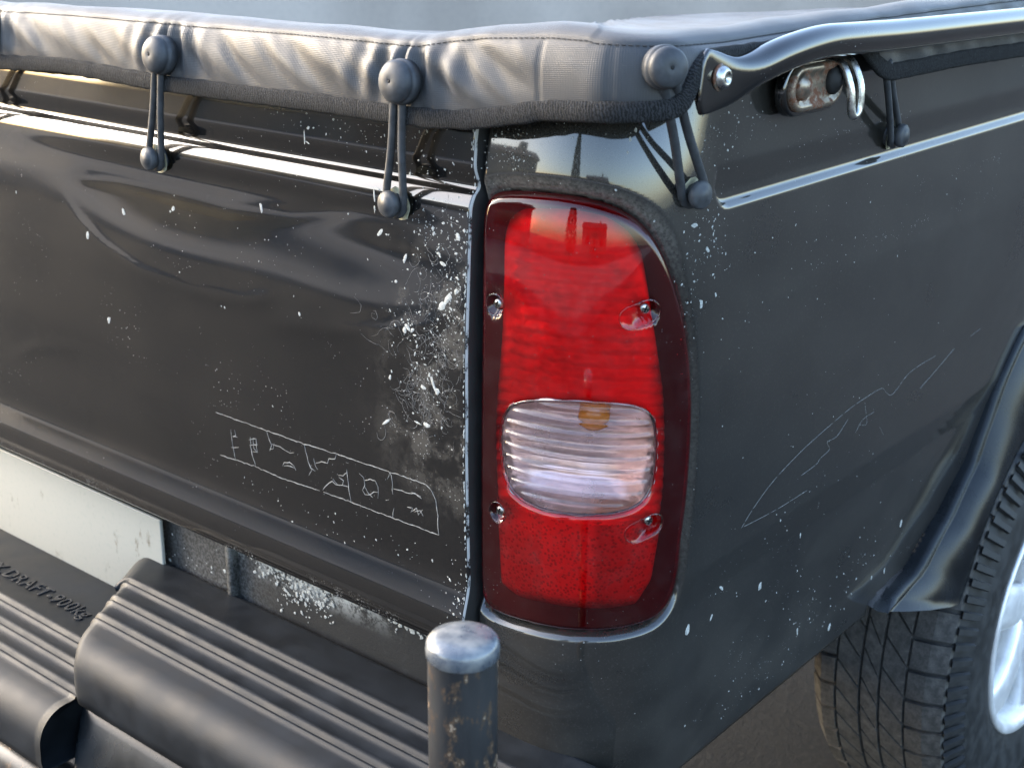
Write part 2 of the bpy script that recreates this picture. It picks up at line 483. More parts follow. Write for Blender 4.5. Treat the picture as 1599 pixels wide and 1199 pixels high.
def box_mesh(name, c, s, bev=0.0):
    bm = bmesh.new(); bmesh.ops.create_cube(bm, size=1.0)
    for v in bm.verts: v.co = Vector((v.co.x * s[0] + c[0], v.co.y * s[1] + c[1], v.co.z * s[2] + c[2]))
    if bev: bmesh.ops.bevel(bm, geom=bm.edges[:], offset=bev, segments=3, affect='EDGES', profile=0.5)
    me = bpy.data.meshes.new(name); bm.to_mesh(me); bm.free()
    return me
def sstep(x, a, b):
    t = np.clip((np.asarray(x, dtype=float) - a) / (b - a), 0, 1); return t * t * (3 - 2 * t)

# ------------------------------------------------------------------ the truck's surfaces (metres; tailgate face at y=0, its shut line at x=0)
XSIDE = 0.18
WC = (1.115, 0.26)                       # wheel centre (y, z)
def table(ctrl, sig, z0, z1, step=0.0005):
    z = np.arange(z0, z1, step); c = np.array(sorted(ctrl)); y = np.interp(z, c[:, 0], c[:, 1])
    k = np.arange(-30, 31) * step; g = np.exp(-(k / sig) ** 2 / 2); g /= g.sum()
    yy = np.convolve(np.pad(y, 30, mode='edge'), g, mode='valid')
    return lambda q: np.interp(q, z, yy)
# tailgate section: height -> y
TG = table([(0.555, 0.040), (0.576, 0.030), (0.5815, 0.0), (0.590, -0.014), (0.604, -0.0185), (0.616, -0.0190), (0.628, -0.0178), (0.642, -0.0140), (0.655, -0.0104), (0.664, -0.0088), (0.675, -0.0084),
            (0.70, -0.0095), (0.80, -0.0125), (0.90, -0.0120), (1.00, -0.0085), (1.045, -0.0056), (1.0495, -0.0046), (1.0590, 0.0002), (1.0620, 0.0058), (1.067, 0.0068),
            (1.080, 0.0015), (1.085, 0.0005), (1.110, 0.0022), (1.130, 0.0060), (1.145, 0.018), (1.16, 0.05)], 0.0018, 0.54, 1.18)
DENTS = [(-0.40, 1.012, 0.22, 0.050, 0.0062), (-0.14, 0.985, 0.10, 0.04, 0.0030), (-0.66, 0.90, 0.12, 0.08, 0.0018), (-0.38, 0.82, 0.26, 0.07, 0.0028),
         (-0.64, 0.76, 0.12, 0.05, 0.0022), (-0.14, 0.84, 0.12, 0.06, 0.0018)]
S0, KL = 0.035, 0.145                     # straight part of the rear face, reach of the rounded corner
_t = np.linspace(0, 1, 2001); _ph = math.pi / 2 * (_t * _t * (3 - 2 * _t))
_kc = float(np.mean(np.cos(_ph))); LC = KL / _kc; S1 = S0 + LC
_cx = np.concatenate([[0], np.cumsum((np.cos(_ph[1:]) + np.cos(_ph[:-1])) / 2)]) / 2000 * LC
_cy = np.concatenate([[0], np.cumsum((np.sin(_ph[1:]) + np.sin(_ph[:-1])) / 2)]) / 2000 * LC
def plan(s):
    """plan of the corner at arc length s: point and outward normal"""
    s = np.asarray(s, float); t = np.clip((s - S0) / LC, 0, 1)
    x = np.minimum(s, S0) + np.interp(t, _t, _cx); y = np.interp(t, _t, _cy) + np.maximum(s - S1, 0)
    a = np.interp(t, _t, _ph)
    return x, y, np.sin(a), -np.cos(a)
def _lean(pairs, z0=0.4, z1=1.2):
    z = np.arange(z0, z1, 0.001); e = np.interp(z, [p[0] for p in pairs], [p[1] for p in pairs])
    off = np.cumsum(np.tan(np.radians(e))) * 0.001
    off -= np.interp(0.85, z, off)
    return lambda q: np.interp(q, z, off)
LEAN_REAR = _lean([(0.4, -8), (0.55, -5), (0.62, -1), (0.70, 0), (0.98, 0), (1.085, 8.5), (1.115, 14), (1.145, 18), (1.2, 20)])
LEAN_LENS = _lean([(0.4, -5), (0.60, -5), (0.66, -3), (0.75, -1), (0.90, 0), (0.985, 1.5), (1.02, 5), (1.045, 9), (1.065, 15), (1.2, 25)])
LEAN_SIDE = _lean([(0.4, -4), (0.60, -4), (0.645, -2), (0.652, -9), (0.684, -9), (0.69, 0), (0.935, 0), (0.945, 3.0), (1.09, 3.5), (1.13, 1.0), (1.2, 3)])
def _st(x, a, b):
    t = np.clip((np.asarray(x, float) - a) / (b - a), 0, 1); return t * t * (3 - 2 * t)
def body_pos(s, z, o):
    """bed skin at arc length s along the plan, height z, pressed in by o"""
    s = np.asarray(s, float); z = np.asarray(z, float); x, y, nx, ny = plan(s)
    w = _st(s, S0 + LC * 0.62, S0 + LC * 1.05)
    q = LEAN_REAR(z) * (1 - w) + LEAN_SIDE(z) * w + o
    return np.stack([x - nx * q, y - ny * q, z + 0 * x], -1)
def lensbase(s, z, o):
    x, y, nx, ny = plan(s); q = LEAN_LENS(z) - o
    return np.stack([x - nx * q, y - ny * q, z + 0 * x], -1)

LAMP_SZ = [(0.0033, 1.0508), (0.0067, 1.0587), (0.019, 1.0637), (0.052, 1.0674), (0.0867, 1.0691), (0.1184, 1.0673), (0.1424, 1.0627), (0.1661, 1.0512), (0.1835, 1.0326), (0.1938, 1.0136), (0.2005, 0.9984), (0.2101, 0.9748), (0.2191, 0.9463), (0.2268, 0.9141), (0.2328, 0.8719), (0.2345, 0.8329), (0.2342, 0.7949), (0.2328, 0.7605), (0.2295, 0.7378), (0.2292, 0.7068), (0.2262, 0.6774), (0.2151, 0.659), (0.1981, 0.6517), (0.1791, 0.6495), (0.1564, 0.6471), (0.1378, 0.6457), (0.1157, 0.644), (0.0924, 0.6418), (0.0667, 0.6398), (0.0384, 0.637), (0.0133, 0.6374), (0.0043, 0.6439), (0.0037, 0.6731), (0.005, 0.7446), (0.0057, 0.8129), (0.0067, 0.8787), (0.0073, 0.9422), (0.0067, 1.0031)]
CLEAR_SZ = [(0.0324, 0.8265), (0.0347, 0.8499), (0.043, 0.8649), (0.0597, 0.8739), (0.0837, 0.8803), (0.1141, 0.8839), (0.1421, 0.884), (0.1648, 0.881), (0.1781, 0.8755), (0.1861, 0.8651), (0.1898, 0.843), (0.1898, 0.8174), (0.1871, 0.7971), (0.1811, 0.7863), (0.1691, 0.778), (0.1514, 0.7738), (0.1284, 0.7717), (0.1044, 0.7698), (0.0817, 0.7696), (0.0604, 0.7726), (0.045, 0.7802), (0.0364, 0.7978)]
POCKETS = [((0.0264, 0.9607), (0.0264, 0.9607), 0.0105, 0.007), ((0.0304, 0.7529), (0.0304, 0.7529), 0.0105, 0.007), ((0.1598, 0.9639), (0.1755, 0.9695), 0.0108, 0.012), ((0.1721, 0.7531), (0.1898, 0.7597), 0.0108, 0.012)]
PAN = (0.0314, 0.1951, 0.6589, 1.0595)
BULB = (0.1288, 0.8635)
RIB_STEP = 0.0118
VRIB_X = -0.4173
PLATE = (-0.5465, 0.5624, 0.42164999999999997)
PADL = (-0.595, -0.485)
PADR = 0.185
PAN_SZ = [(0.0077, 1.0416), (0.0284, 1.0565), (0.0874, 1.0649), (0.1338, 1.0625), (0.1661, 1.049), (0.1841, 1.0269), (0.1921, 0.9948), (0.2021, 0.9462), (0.2098, 0.8959), (0.2151, 0.8379), (0.2181, 0.7783), (0.2168, 0.7245), (0.2131, 0.6767), (0.1951, 0.6532), (0.1561, 0.6522), (0.1187, 0.651), (0.0781, 0.6479), (0.0304, 0.6422), (0.0097, 0.6495), (0.0107, 0.7463), (0.0117, 0.8474), (0.0113, 0.9429), (0.0097, 1.0036)]
TEXT_R = (-0.6157, -0.065)
ARCH_OUT = [(20.08, 0.5724), (26.18, 0.4779), (37.9, 0.4291), (49.68, 0.4185), (59.23, 0.4486), (64.57, 0.4739), (74.61, 0.5052), (90, 0.485), (120, 0.485), (160, 0.52)]
ARCH_IN = [(22.36, 0.3567), (28.36, 0.3554), (37.48, 0.3625), (49.61, 0.3641), (64.26, 0.3649), (90, 0.43), (120, 0.43), (160, 0.44)]
RAIL = [(0.203, 0.0453, 1.1735), (0.203, 0.0653, 1.1717), (0.204, 0.0922, 1.1715), (0.208, 0.1216, 1.1779), (0.215, 0.163, 1.1882), (0.22, 0.2172, 1.1947), (0.222, 0.2761, 1.1943), (0.222, 0.3726, 1.1916), (0.222, 0.5302, 1.1889), (0.222, 0.7152, 1.1857), (0.222, 0.9429, 1.1816), (0.222, 1.6429, 1.1816)]
TABBOLT = (0.207, 0.0715, 1.1752)
BRK = (0.19, 0.2762, 1.1476)
EYE = (0.3177, 1.1191)
COVER_BOTTOM = [(-1.5, 1.122), (-0.743, 1.1221), (-0.6079, 1.1289), (-0.436, 1.1241), (-0.2746, 1.1252), (-0.1811, 1.1265), (-0.095, 1.1258), (-0.0307, 1.1265), (0.015, 1.1306), (0.0586, 1.1389), (0.0933, 1.1467), (0.1463, 1.1529), (0.178, 1.155)]
COVER_SEAM = [(-1.5, 1.178), (-0.7373, 1.1813), (-0.6045, 1.1843), (-0.3748, 1.1857), (-0.2744, 1.1869), (-0.1821, 1.188), (-0.0971, 1.1873), (-0.057, 1.1878), (-0.0183, 1.1944), (0.026, 1.2006), (0.0956, 1.2052), (0.1415, 1.2052)]
SEAMS = [0.0865, 0.1503]
NOTCH0 = 0.058
TOGGLES = [((-0.7584, -0.024, 1.1571), (-0.832, -0.0077600000000000065, 1.027), (0, -1, 0.12), (0, -1, 0.05)), ((-0.4157, -0.024, 1.1546), (-0.4594, -0.006999534246011712, 1.0388), (0, -1, 0.12), (0, -1, 0.05)), ((-0.0657, -0.024, 1.1567), (-0.091, -0.006915495920668585, 1.0401), (0, -1, 0.12), (0, -1, 0.05)), ((0.1926, 0.007, 1.1876), (0.1692, 0.0931, 1.0695), (0.832, -0.549, 0.087), (0.98, -0.199, 0.06))]
BUTTONS = [(-0.7584, -0.024, 1.1571), (-0.4157, -0.024, 1.1546), (-0.0657, -0.024, 1.1567), (0.1926, 0.007, 1.1876)]
TOG4 = ((0.197, 0.3972, 1.1645), (0.1714, 0.4941, 1.0744))
POST = (0.2297, -0.2787, 0.8076)
CREASES = [([(-0.6639, 0.9727), (-0.6272, 0.9428), (-0.5776, 0.9193), (-0.5043, 0.9009), (-0.4109, 0.8949), (-0.3227, 0.9004), (-0.2502, 0.9194)], 0.009, -0.0008), ([(-0.6544, 0.9957), (-0.5446, 1.0), (-0.4494, 0.9981), (-0.3501, 0.9958), (-0.2481, 1.0038), (-0.146, 1.0287), (-0.0287, 1.0405)], 0.008, 0.0007), ([(-0.303, 0.8826), (-0.2022, 0.8922), (-0.1097, 0.9076), (-0.0252, 0.9342)], 0.009, -0.0008), ([(-0.8254, 0.725), (-0.7411, 0.761), (-0.6526, 0.7756), (-0.5752, 0.7589), (-0.4777, 0.7365)], 0.008, -0.0008)]
SCRATCH_T = [[(-0.3847, 0.7564), (-0.2978, 0.7563), (-0.2366, 0.7567), (-0.1855, 0.7582), (-0.1075, 0.7596)], [(-0.1075, 0.7596), (-0.0737, 0.7602), (-0.0561, 0.7599), (-0.0476, 0.7553), (-0.0432, 0.747), (-0.041, 0.7299), (-0.0401, 0.7091)], [(-0.3816, 0.7043), (-0.3558, 0.7057), (-0.3196, 0.7069)], [(-0.3196, 0.7069), (-0.2794, 0.7048), (-0.24, 0.7063), (-0.2144, 0.7075)], [(-0.2094, 0.7075), (-0.1662, 0.7079), (-0.1047, 0.7087), (-0.0401, 0.7091)], [(-0.3598, 0.741), (-0.3585, 0.7245), (-0.3549, 0.7059)], [(-0.3572, 0.7347), (-0.348, 0.7348)], [(-0.3526, 0.7428), (-0.3519, 0.7371), (-0.3557, 0.7335)], [(-0.3611, 0.7194), (-0.3475, 0.723)], [(-0.3265, 0.7417), (-0.3257, 0.7253), (-0.3201, 0.7067)], [(-0.3284, 0.7373), (-0.3156, 0.7417)], [(-0.3278, 0.7306), (-0.3136, 0.7354)], [(-0.321, 0.7422), (-0.3209, 0.7286), (-0.3148, 0.7253)], [(-0.3162, 0.7411), (-0.3152, 0.7262), (-0.3259, 0.7237)], [(-0.2978, 0.7563), (-0.2936, 0.7465), (-0.2902, 0.7406), (-0.2937, 0.7329)], [(-0.29, 0.7426), (-0.2755, 0.7422), (-0.2678, 0.7408), (-0.2601, 0.7394), (-0.2534, 0.7418)], [(-0.2858, 0.7447), (-0.2879, 0.7374), (-0.2935, 0.7349)], [(-0.2737, 0.7209), (-0.2706, 0.7256), (-0.2613, 0.7276), (-0.2549, 0.7261), (-0.2515, 0.7213)], [(-0.271, 0.7217), (-0.2591, 0.723), (-0.2539, 0.7235)], [(-0.2366, 0.7567), (-0.2336, 0.7481), (-0.2308, 0.7375), (-0.2276, 0.7308), (-0.2201, 0.7291)], [(-0.231, 0.7213), (-0.2257, 0.7285), (-0.2285, 0.7344)], [(-0.2219, 0.7433), (-0.2196, 0.7349), (-0.2161, 0.7321)], [(-0.2193, 0.7388), (-0.2089, 0.7426), (-0.2002, 0.7437), (-0.1972, 0.7495), (-0.1884, 0.7519), (-0.1855, 0.7582)], [(-0.2097, 0.7102), (-0.2022, 0.719), (-0.1943, 0.7247), (-0.1883, 0.7221), (-0.1784, 0.724), (-0.1686, 0.7253)], [(-0.1928, 0.7277), (-0.1858, 0.7228)], [(-0.1837, 0.7337), (-0.1774, 0.7364), (-0.1698, 0.7413)], [(-0.1707, 0.7447), (-0.1693, 0.7322), (-0.1683, 0.7194), (-0.1662, 0.7079)], [(-0.1826, 0.7331), (-0.1767, 0.7301), (-0.1783, 0.7244)], [(-0.1522, 0.7453), (-0.1458, 0.7425), (-0.1444, 0.7346), (-0.148, 0.7272), (-0.1447, 0.7235), (-0.1363, 0.7254), (-0.1313, 0.7302), (-0.1242, 0.7313), (-0.1253, 0.7246)], [(-0.1441, 0.7393), (-0.1363, 0.743), (-0.1282, 0.743), (-0.1245, 0.7376), (-0.1243, 0.7304)], [(-0.1441, 0.732), (-0.1398, 0.7268), (-0.1329, 0.7233)], [(-0.1103, 0.7507), (-0.1064, 0.7599), (-0.1035, 0.7509), (-0.1032, 0.7356)], [(-0.1028, 0.7421), (-0.0902, 0.7439), (-0.0813, 0.7429), (-0.0722, 0.7459), (-0.0624, 0.7427)], [(-0.0767, 0.746), (-0.0634, 0.7446)], [(-0.1029, 0.7202), (-0.1047, 0.7087)], [(-0.0832, 0.727), (-0.0753, 0.7285), (-0.0778, 0.7232), (-0.0707, 0.7299), (-0.0677, 0.7236), (-0.0618, 0.7307)], [(-0.0732, 0.7246), (-0.0652, 0.7297), (-0.061, 0.7238)], [(-0.1141, 0.726), (-0.1094, 0.7278)]]
SCRATCH_S = [[(0.3386, 0.7064), (0.3596, 0.7202), (0.3993, 0.7386), (0.4536, 0.7536), (0.5029, 0.7628), (0.5637, 0.772), (0.61, 0.7751), (0.6489, 0.7752), (0.6628, 0.7668), (0.6777, 0.759), (0.6924, 0.7621), (0.721, 0.7737), (0.7577, 0.7773), (0.8021, 0.7775)], [(0.3386, 0.7064), (0.4126, 0.7018), (0.479, 0.7014)], [(0.566, 0.7601), (0.5412, 0.747), (0.5189, 0.7469), (0.5253, 0.736), (0.5041, 0.7314), (0.4961, 0.7272), (0.4623, 0.7246)], [(0.6064, 0.7692), (0.6171, 0.7407), (0.5973, 0.7442)], [(0.6347, 0.7497), (0.6059, 0.7486), (0.5892, 0.7373)], [(0.655, 0.725), (0.668, 0.7116)], [(0.8615, 0.7729), (0.8024, 0.7551), (0.7607, 0.7438)], [(0.9112, 0.7773), (0.9455, 0.7802)]]
CHIP_T = [((-0.5341, 0.9664), 0.003, 1.6, 0.3), ((-0.6078, 0.9278), 0.0034, 1.7, -0.3), ((-0.5793, 0.828), 0.003, 1.8, -0.3), ((-0.2958, 1.0049), 0.0028, 2.2, 0.1), ((-0.2338, 0.9032), 0.0022, 1, 0), ((-0.4436, 0.9831), 0.0025, 1.6, -0.6), ((-0.4485, 0.9795), 0.0015, 1, 0), ((-0.119, 1.0063), 0.002, 2.6, -0.7), ((-0.1109, 0.8133), 0.0018, 4, -0.9), ((-0.1245, 1.0423), 0.0012, 6, 0.1), ((-0.1258, 1.0297), 0.001, 5, 0), ((-0.1192, 1.0485), 0.0012, 3, 1.3), ((-0.2279, 1.0856), 0.0009, 8, 0), ((-0.225, 1.0814), 0.0009, 4, 1.2), ((-0.7565, 0.9602), 0.0013, 1.5, 0), ((-0.4323, 0.9133), 0.001, 1, 0), ((-0.356, 0.8868), 0.0011, 1.5, 0.5), ((-0.0337, 0.9494), 0.004, 1.8, -0.5), ((-0.0273, 0.9568), 0.003, 3, -0.7), ((-0.0163, 0.9669), 0.002, 2, -0.3), ((-0.0776, 0.9206), 0.0025, 2.0, 0.9), ((-0.0818, 0.9165), 0.003, 1.2, 0), ((-0.0707, 0.9187), 0.002, 2, -0.8), ((-0.0445, 0.869), 0.002, 5, 0.4), ((-0.0395, 0.8623), 0.003, 1.3, 0.2), ((-0.0582, 0.8626), 0.002, 2, 1.2), ((-0.0543, 0.8241), 0.0025, 2.2, 1.4), ((-0.0673, 0.8235), 0.0012, 5, 1.4), ((-0.0843, 0.9874), 0.0022, 2.4, -0.5), ((-0.0859, 0.984), 0.002, 1.3, 0), ((-0.0345, 0.9901), 0.0018, 3, 1.2), ((-0.0157, 1.0186), 0.003, 1.5, 0), ((-0.0082, 1.0257), 0.002, 1, 0), ((-0.0479, 1.0215), 0.0018, 1.5, 0), ((-0.1637, 1.018), 0.0012, 1, 0), ((-0.1015, 0.8694), 0.0012, 1.5, 0), ((-0.096, 0.962), 0.002, 1, 0), ((-0.1044, 0.862), 0.0018, 1.8, -0.4), ((-0.3614, 0.8872), 0.001, 1, 0)]
CLUSTER_T = [((-0.0257, 0.9559), 0.012, 0.035, 150, 0.0002, 0.0013, -0.3), ((-0.0623, 0.9236), 0.022, 0.02, 100, 0.0002, 0.0012, 0), ((-0.0347, 0.9975), 0.03, 0.04, 150, 0.0002, 0.001, 0), ((-0.0495, 0.8745), 0.02, 0.04, 170, 0.0002, 0.0012, 0), ((-0.0441, 1.0263), 0.03, 0.02, 120, 0.0003, 0.0015, 0), ((-0.0096, 0.6514), 0.01, 0.022, 60, 0.0003, 0.0016, 0), ((-0.0832, 1.0956), 0.05, 0.02, 150, 0.0002, 0.0012, 0), ((-0.2202, 0.9467), 0.12, 0.05, 45, 0.0002, 0.0008, 0), ((-0.1878, 1.1118), 0.05, 0.012, 90, 0.0003, 0.0013, 0), ((-0.303, 0.8826), 0.2, 0.1, 60, 0.0002, 0.0007, 0), ((-0.1581, 0.6754), 0.09, 0.012, 40, 0.0003, 0.0013, 0), ((-0.3013, 0.6788), 0.05, 0.008, 14, 0.0003, 0.0013, 0)]
TANGLE_T = [((-0.067, 0.8438), 0.014, 0.014, 60, 0.0035), ((-0.0244, 0.8995), 0.02, 0.04, 60, 0.005), ((-0.0749, 0.8886), 0.03, 0.04, 40, 0.005), ((-0.0342, 0.9729), 0.02, 0.03, 30, 0.004)]
CHIP_S = [((0.4029, 0.6116), 0.004, 1.4, 0), ((0.2538, 0.6232), 0.0042, 1.5, 0), ((0.3159, 0.6445), 0.0017, 4, 0.9), ((0.3025, 0.6153), 0.002, 2, -0.6), ((0.5166, 0.505), 0.002, 3, 0.3), ((0.6079, 0.4703), 0.0035, 1.5, -0.3), ((0.7811, 0.5521), 0.0028, 2.5, -0.1), ((0.7151, 0.4967), 0.002, 1.7, 0), ((0.7543, 0.4914), 0.0018, 3, 0), ((0.4239, 0.6844), 0.0015, 1, 0), ((0.2872, 0.8331), 0.0008, 1, 0), ((0.2468, 1.015), 0.002, 2, 0.8), ((0.2265, 1.0404), 0.002, 2, 1.4), ((0.2385, 0.9658), 0.0022, 2, 0), ((0.1798, 1.0493), 0.001, 1, 0), ((0.1431, 1.0766), 0.0013, 1, 0), ((0.1568, 1.119), 0.0014, 2, 0), ((0.1624, 1.1263), 0.0018, 1.5, 0), ((0.1538, 1.1084), 0.0012, 1, 0), ((0.2625, 0.9699), 0.0015, 2, 0.5), ((0.3889, 1.1515), 0.001, 1, 0), ((0.2582, 1.1227), 0.001, 1, 0), ((0.4857, 0.6426), 0.0015, 3, 0), ((0.3506, 0.6243), 0.001, 1, 0)]
CLUSTER_S = [((0.2522, 1.0258), 0.02, 0.025, 110, 0.0002, 0.0011, 0), ((0.2245, 0.9654), 0.012, 0.04, 60, 0.0002, 0.0011, 0), ((0.5516, 0.5196), 0.06, 0.03, 60, 0.0003, 0.0012, -0.3), ((0.5061, 0.4604), 0.06, 0.035, 60, 0.0002, 0.001, 0), ((0.6633, 0.5366), 0.05, 0.02, 30, 0.0003, 0.0012, 0.5), ((0.025, 1.1065), 0.02, 0.018, 120, 0.0003, 0.001, 0), ((0.2839, 1.1199), 0.04, 0.02, 90, 0.0002, 0.001, 0), ((0.3836, 0.4843), 0.05, 0.04, 90, 0.0002, 0.001, 0), ((0.4249, 0.9628), 0.15, 0.05, 110, 0.0002, 0.0009, 0), ((0.5413, 0.6927), 0.12, 0.08, 120, 0.0002, 0.0008, 0), ((0.1027, 1.1111), 0.06, 0.02, 40, 0.0002, 0.0008, 0)]
CRUST = [(-0.3834, -0.2425, 240, 0.556, 0.012, 0.029), (-0.3428, -0.243, 200, 0.54, 0.014, 0.029), (-0.1497, -0.0933, 160, 0.566, 0.008, 0.029), (-0.4615, -0.1008, 300, 0.568, 0.005, 0.0285), (-0.561, -0.4377, 30, 0.52, 0.03, 0.029)]
def _pol(tab, a):
    d = 18.0 + a * 130.0 if False else a
    return float(np.interp(d, [p[0] for p in tab], [p[1] for p in tab]))
def arch_outer(t):
    a0 = ARCH_OUT[0][0]; a = a0 + (150 - a0) * t; r = _pol(ARCH_OUT, a); return WC[0] - r * math.cos(R(a)), WC[1] + r * math.sin(R(a))
def arch_inner(t):
    a0 = ARCH_IN[0][0]; a = a0 + (150 - a0) * t; r = _pol(ARCH_IN, a); return WC[0] - r * math.cos(R(a)), WC[1] + r * math.sin(R(a))
def in_arch(y, z):
    a = math.degrees(math.atan2(z - WC[1], WC[0] - y)); r = math.hypot(WC[0] - y, z - WC[1])
    if a < ARCH_OUT[0][0]: return z < 0.4565 and y > 0.5834
    return r < _pol(ARCH_OUT, a) - 0.006


GROUND_Z = -0.105
# ------------------------------------------------------------------ setting
gm = mesh('ground', [(-60, -60, GROUND_Z), (60, -60, GROUND_Z), (60, 60, GROUND_Z), (-60, 60, GROUND_Z)], [(0, 1, 2, 3)])
tag(link('ground', gm, M['ground'], smooth=False), kind='structure')
v = []; f = []
pv = [(-3.7, GROUND_Z), (-3.72, GROUND_Z + 0.10), (-3.74, GROUND_Z + 0.115), (-3.86, GROUND_Z + 0.115), (-3.87, GROUND_Z + 0.108), (-3.88, GROUND_Z + 0.115), (-8.5, GROUND_Z + 0.13)]
for x in np.linspace(-30, 30, 41): v += [(x, y, z) for y, z in pv]
tag(link('pale_reflector', mesh('pale_reflector', v, gridf(41, len(pv), flip=True)), M['concrete'], smooth=False), kind='structure')  # unseen slab, added so the tailgate mirrors a pale band
wd = Vector((-0.636, 0.772, 0)); wr = Vector((0.772, 0.636, 0)); wc = wd * 10.5 + Vector((0, 0, 1.2))
bm = bmesh.new(); bmesh.ops.create_cube(bm, size=1.0)
for v in bm.verts: v.co = wc + wr * (v.co.x * 26) + wd * (v.co.y * 0.25) + Vector((0, 0, v.co.z * 2.64))
me = bpy.data.meshes.new('rendered_wall'); bm.to_mesh(me); bm.free()
tag(link('rendered_wall', me, M['wall'], smooth=False), 'pale grey rendered wall beyond the pickup, softly out of focus', 'wall')

def polar(az, d, z=0.0):
    return Vector((0.1 + d * math.sin(R(az)), -d * math.cos(R(az)), GROUND_Z + z))
M['leaf'] = plain('conifer_leaf', (0.030, 0.045, 0.026), 0.7, nscale=3, namp=0.5)
M['bark'] = plain('bark', (0.05, 0.04, 0.03), 0.9)
M['house_wall'] = plain('house_render', (0.13, 0.12, 0.11), 0.9, nscale=1.5)
M['roof'] = plain('roof_tile', (0.07, 0.05, 0.045), 0.8, nscale=2)
M['glass'] = plain('window_glass', (0.02, 0.025, 0.03), 0.08, spec=0.8)
def house(name, az, d, w, dep, h, roof, label):
    c = polar(az, d); e = tag(empty(name, c), label, 'house')
    fwd = Vector((-math.sin(R(az)), math.cos(R(az)), 0)); sd = Vector((math.cos(R(az)), math.sin(R(az)), 0))
    at = lambda a, b, z: c + sd * a - fwd * b + Vector((0, 0, z))
    def slab(n, a0, a1, b0, b1, z0, z1, m_):
        vv = [at(a, b, z) for a in (a0, a1) for b in (b0, b1) for z in (z0, z1)]
        return link(n, mesh(n, vv, [(0, 1, 3, 2), (4, 6, 7, 5), (0, 4, 5, 1), (2, 3, 7, 6), (0, 2, 6, 4), (1, 5, 7, 3)]), m_, e, smooth=False)
    slab('wall', -w / 2, w / 2, 0, dep, 0, h, M['house_wall'])
    o = 0.3
    vv = [at(-w / 2 - o, -o, h), at(w / 2 + o, -o, h), at(w / 2 + o, dep + o, h), at(-w / 2 - o, dep + o, h), at(-w / 2 - o, dep / 2, h + roof), at(w / 2 + o, dep / 2, h + roof)]
    link('roof', mesh('roof', vv, [(0, 1, 5, 4), (2, 3, 4, 5), (0, 4, 3), (1, 2, 5), (0, 3, 2, 1)]), M['roof'], e, smooth=False)
    slab('chimney', w * 0.22, w * 0.22 + 0.6, dep * 0.4, dep * 0.4 + 0.6, h, h + roof + 0.5, M['house_wall'])
    for k in (-0.28, 0.28): slab('window', w * k - 0.6, w * k + 0.6, -0.03, 0.05, 0.9, 2.1, M['glass'])
    slab('door', -0.45, 0.45, -0.03, 0.05, 0.0, 2.0, M['roof'])
house('gabled_house', -44, 13.0, 6.0, 6.0, 3.0, 0.9, 'house mirrored in the paint beside the tailgate shut line')
house('cottage', 22, 24.0, 10.0, 6.0, 3.2, 1.5, 'low roofed house mirrored in the red lens top')
def conifer(name, az, d, h, r, label):
    c = polar(az, d); e = tag(empty(name, c), label, 'tree')
    lathe('trunk', [(0.10, 0.0), (0.08, h * 0.5), (0.01, h * 0.95)], c, (0, 0, 1), M['bark'], e, 10)
    rn = random.Random(5); v = []; f = []
    for _ in range(3800):
        t_ = rn.random() ** 0.8; z = 0.25 + (h - 0.25) * t_
        rad = r * (1 - t_) ** 0.6 * min(1, 0.5 + t_ * 4) * (0.55 + 0.5 * rn.random()); a = rn.uniform(0, 6.283)
        p = c + Vector((rad * math.cos(a), rad * math.sin(a), z)); q = Vector((math.cos(a) * 0.5 + rn.gauss(0, 0.4), math.sin(a) * 0.5 + rn.gauss(0, 0.4), 1.0)).normalized()
        s_ = q.cross(Vector((rn.gauss(0, 1), rn.gauss(0, 1), rn.gauss(0, 1)))).normalized(); l = rn.uniform(0.10, 0.24); i0 = len(v)
        v += [p - s_ * l * 0.3, p + s_ * l * 0.3, p + q * l]; f.append((i0, i0 + 1, i0 + 2))
    link('crown', mesh('crown', v, f), M['leaf'], e, smooth=False)
conifer('conifer_tree', 0, 11.0, 5.6, 1.05, 'slim dark conifer mirrored in the corner panel above the tail lamp')

truck = tag(empty('pickup_truck', (-0.6, 1.2, GROUND_Z)), 'black pickup truck corner with red tail lamp, scratched tailgate and bumper pads', 'pickup truck')

# ------------------------------------------------------------------ tailgate
def tg_y(x, z):
    y = TG(z)
    win = sstep(z, 0.67, 0.74) * (1 - sstep(z, 1.022, 1.045))
    for (cx, cz, sx, sz, a) in DENTS:
        y = y + a * win * np.exp(-((x - cx) / sx) ** 2 - ((z - cz) / sz) ** 2)
    for line, wd_, a in CREASES:
        zc = np.interp(x, [p[0] for p in line], [p[1] for p in line])
        fade = float(sstep(x, line[0][0], line[0][0] + 0.06) * (1 - sstep(x, line[-1][0] - 0.06, line[-1][0])))
        y = y + a * fade * win * np.exp(-((z - zc) / wd_) ** 2)
    return y
zs = np.concatenate([np.linspace(0.560, 0.70, 60), np.linspace(0.704, 1.03, 70), np.linspace(1.033, 1.158, 70)])
xs = np.concatenate([np.linspace(-1.35, -0.0185, 190), np.linspace(-0.0165, -0.0015, 16)])
v = []
for x in xs:
    yy = tg_y(x, zs)
    rim = 0.0025 * max(0.0, (x + 0.0038) / 0.0023) ** 2.0 if x > -0.0038 else 0.0
    for z, y in zip(zs, yy): v.append((x, y + rim, z))
nx, nz = len(xs), len(zs)
f = gridf(nx, nz)
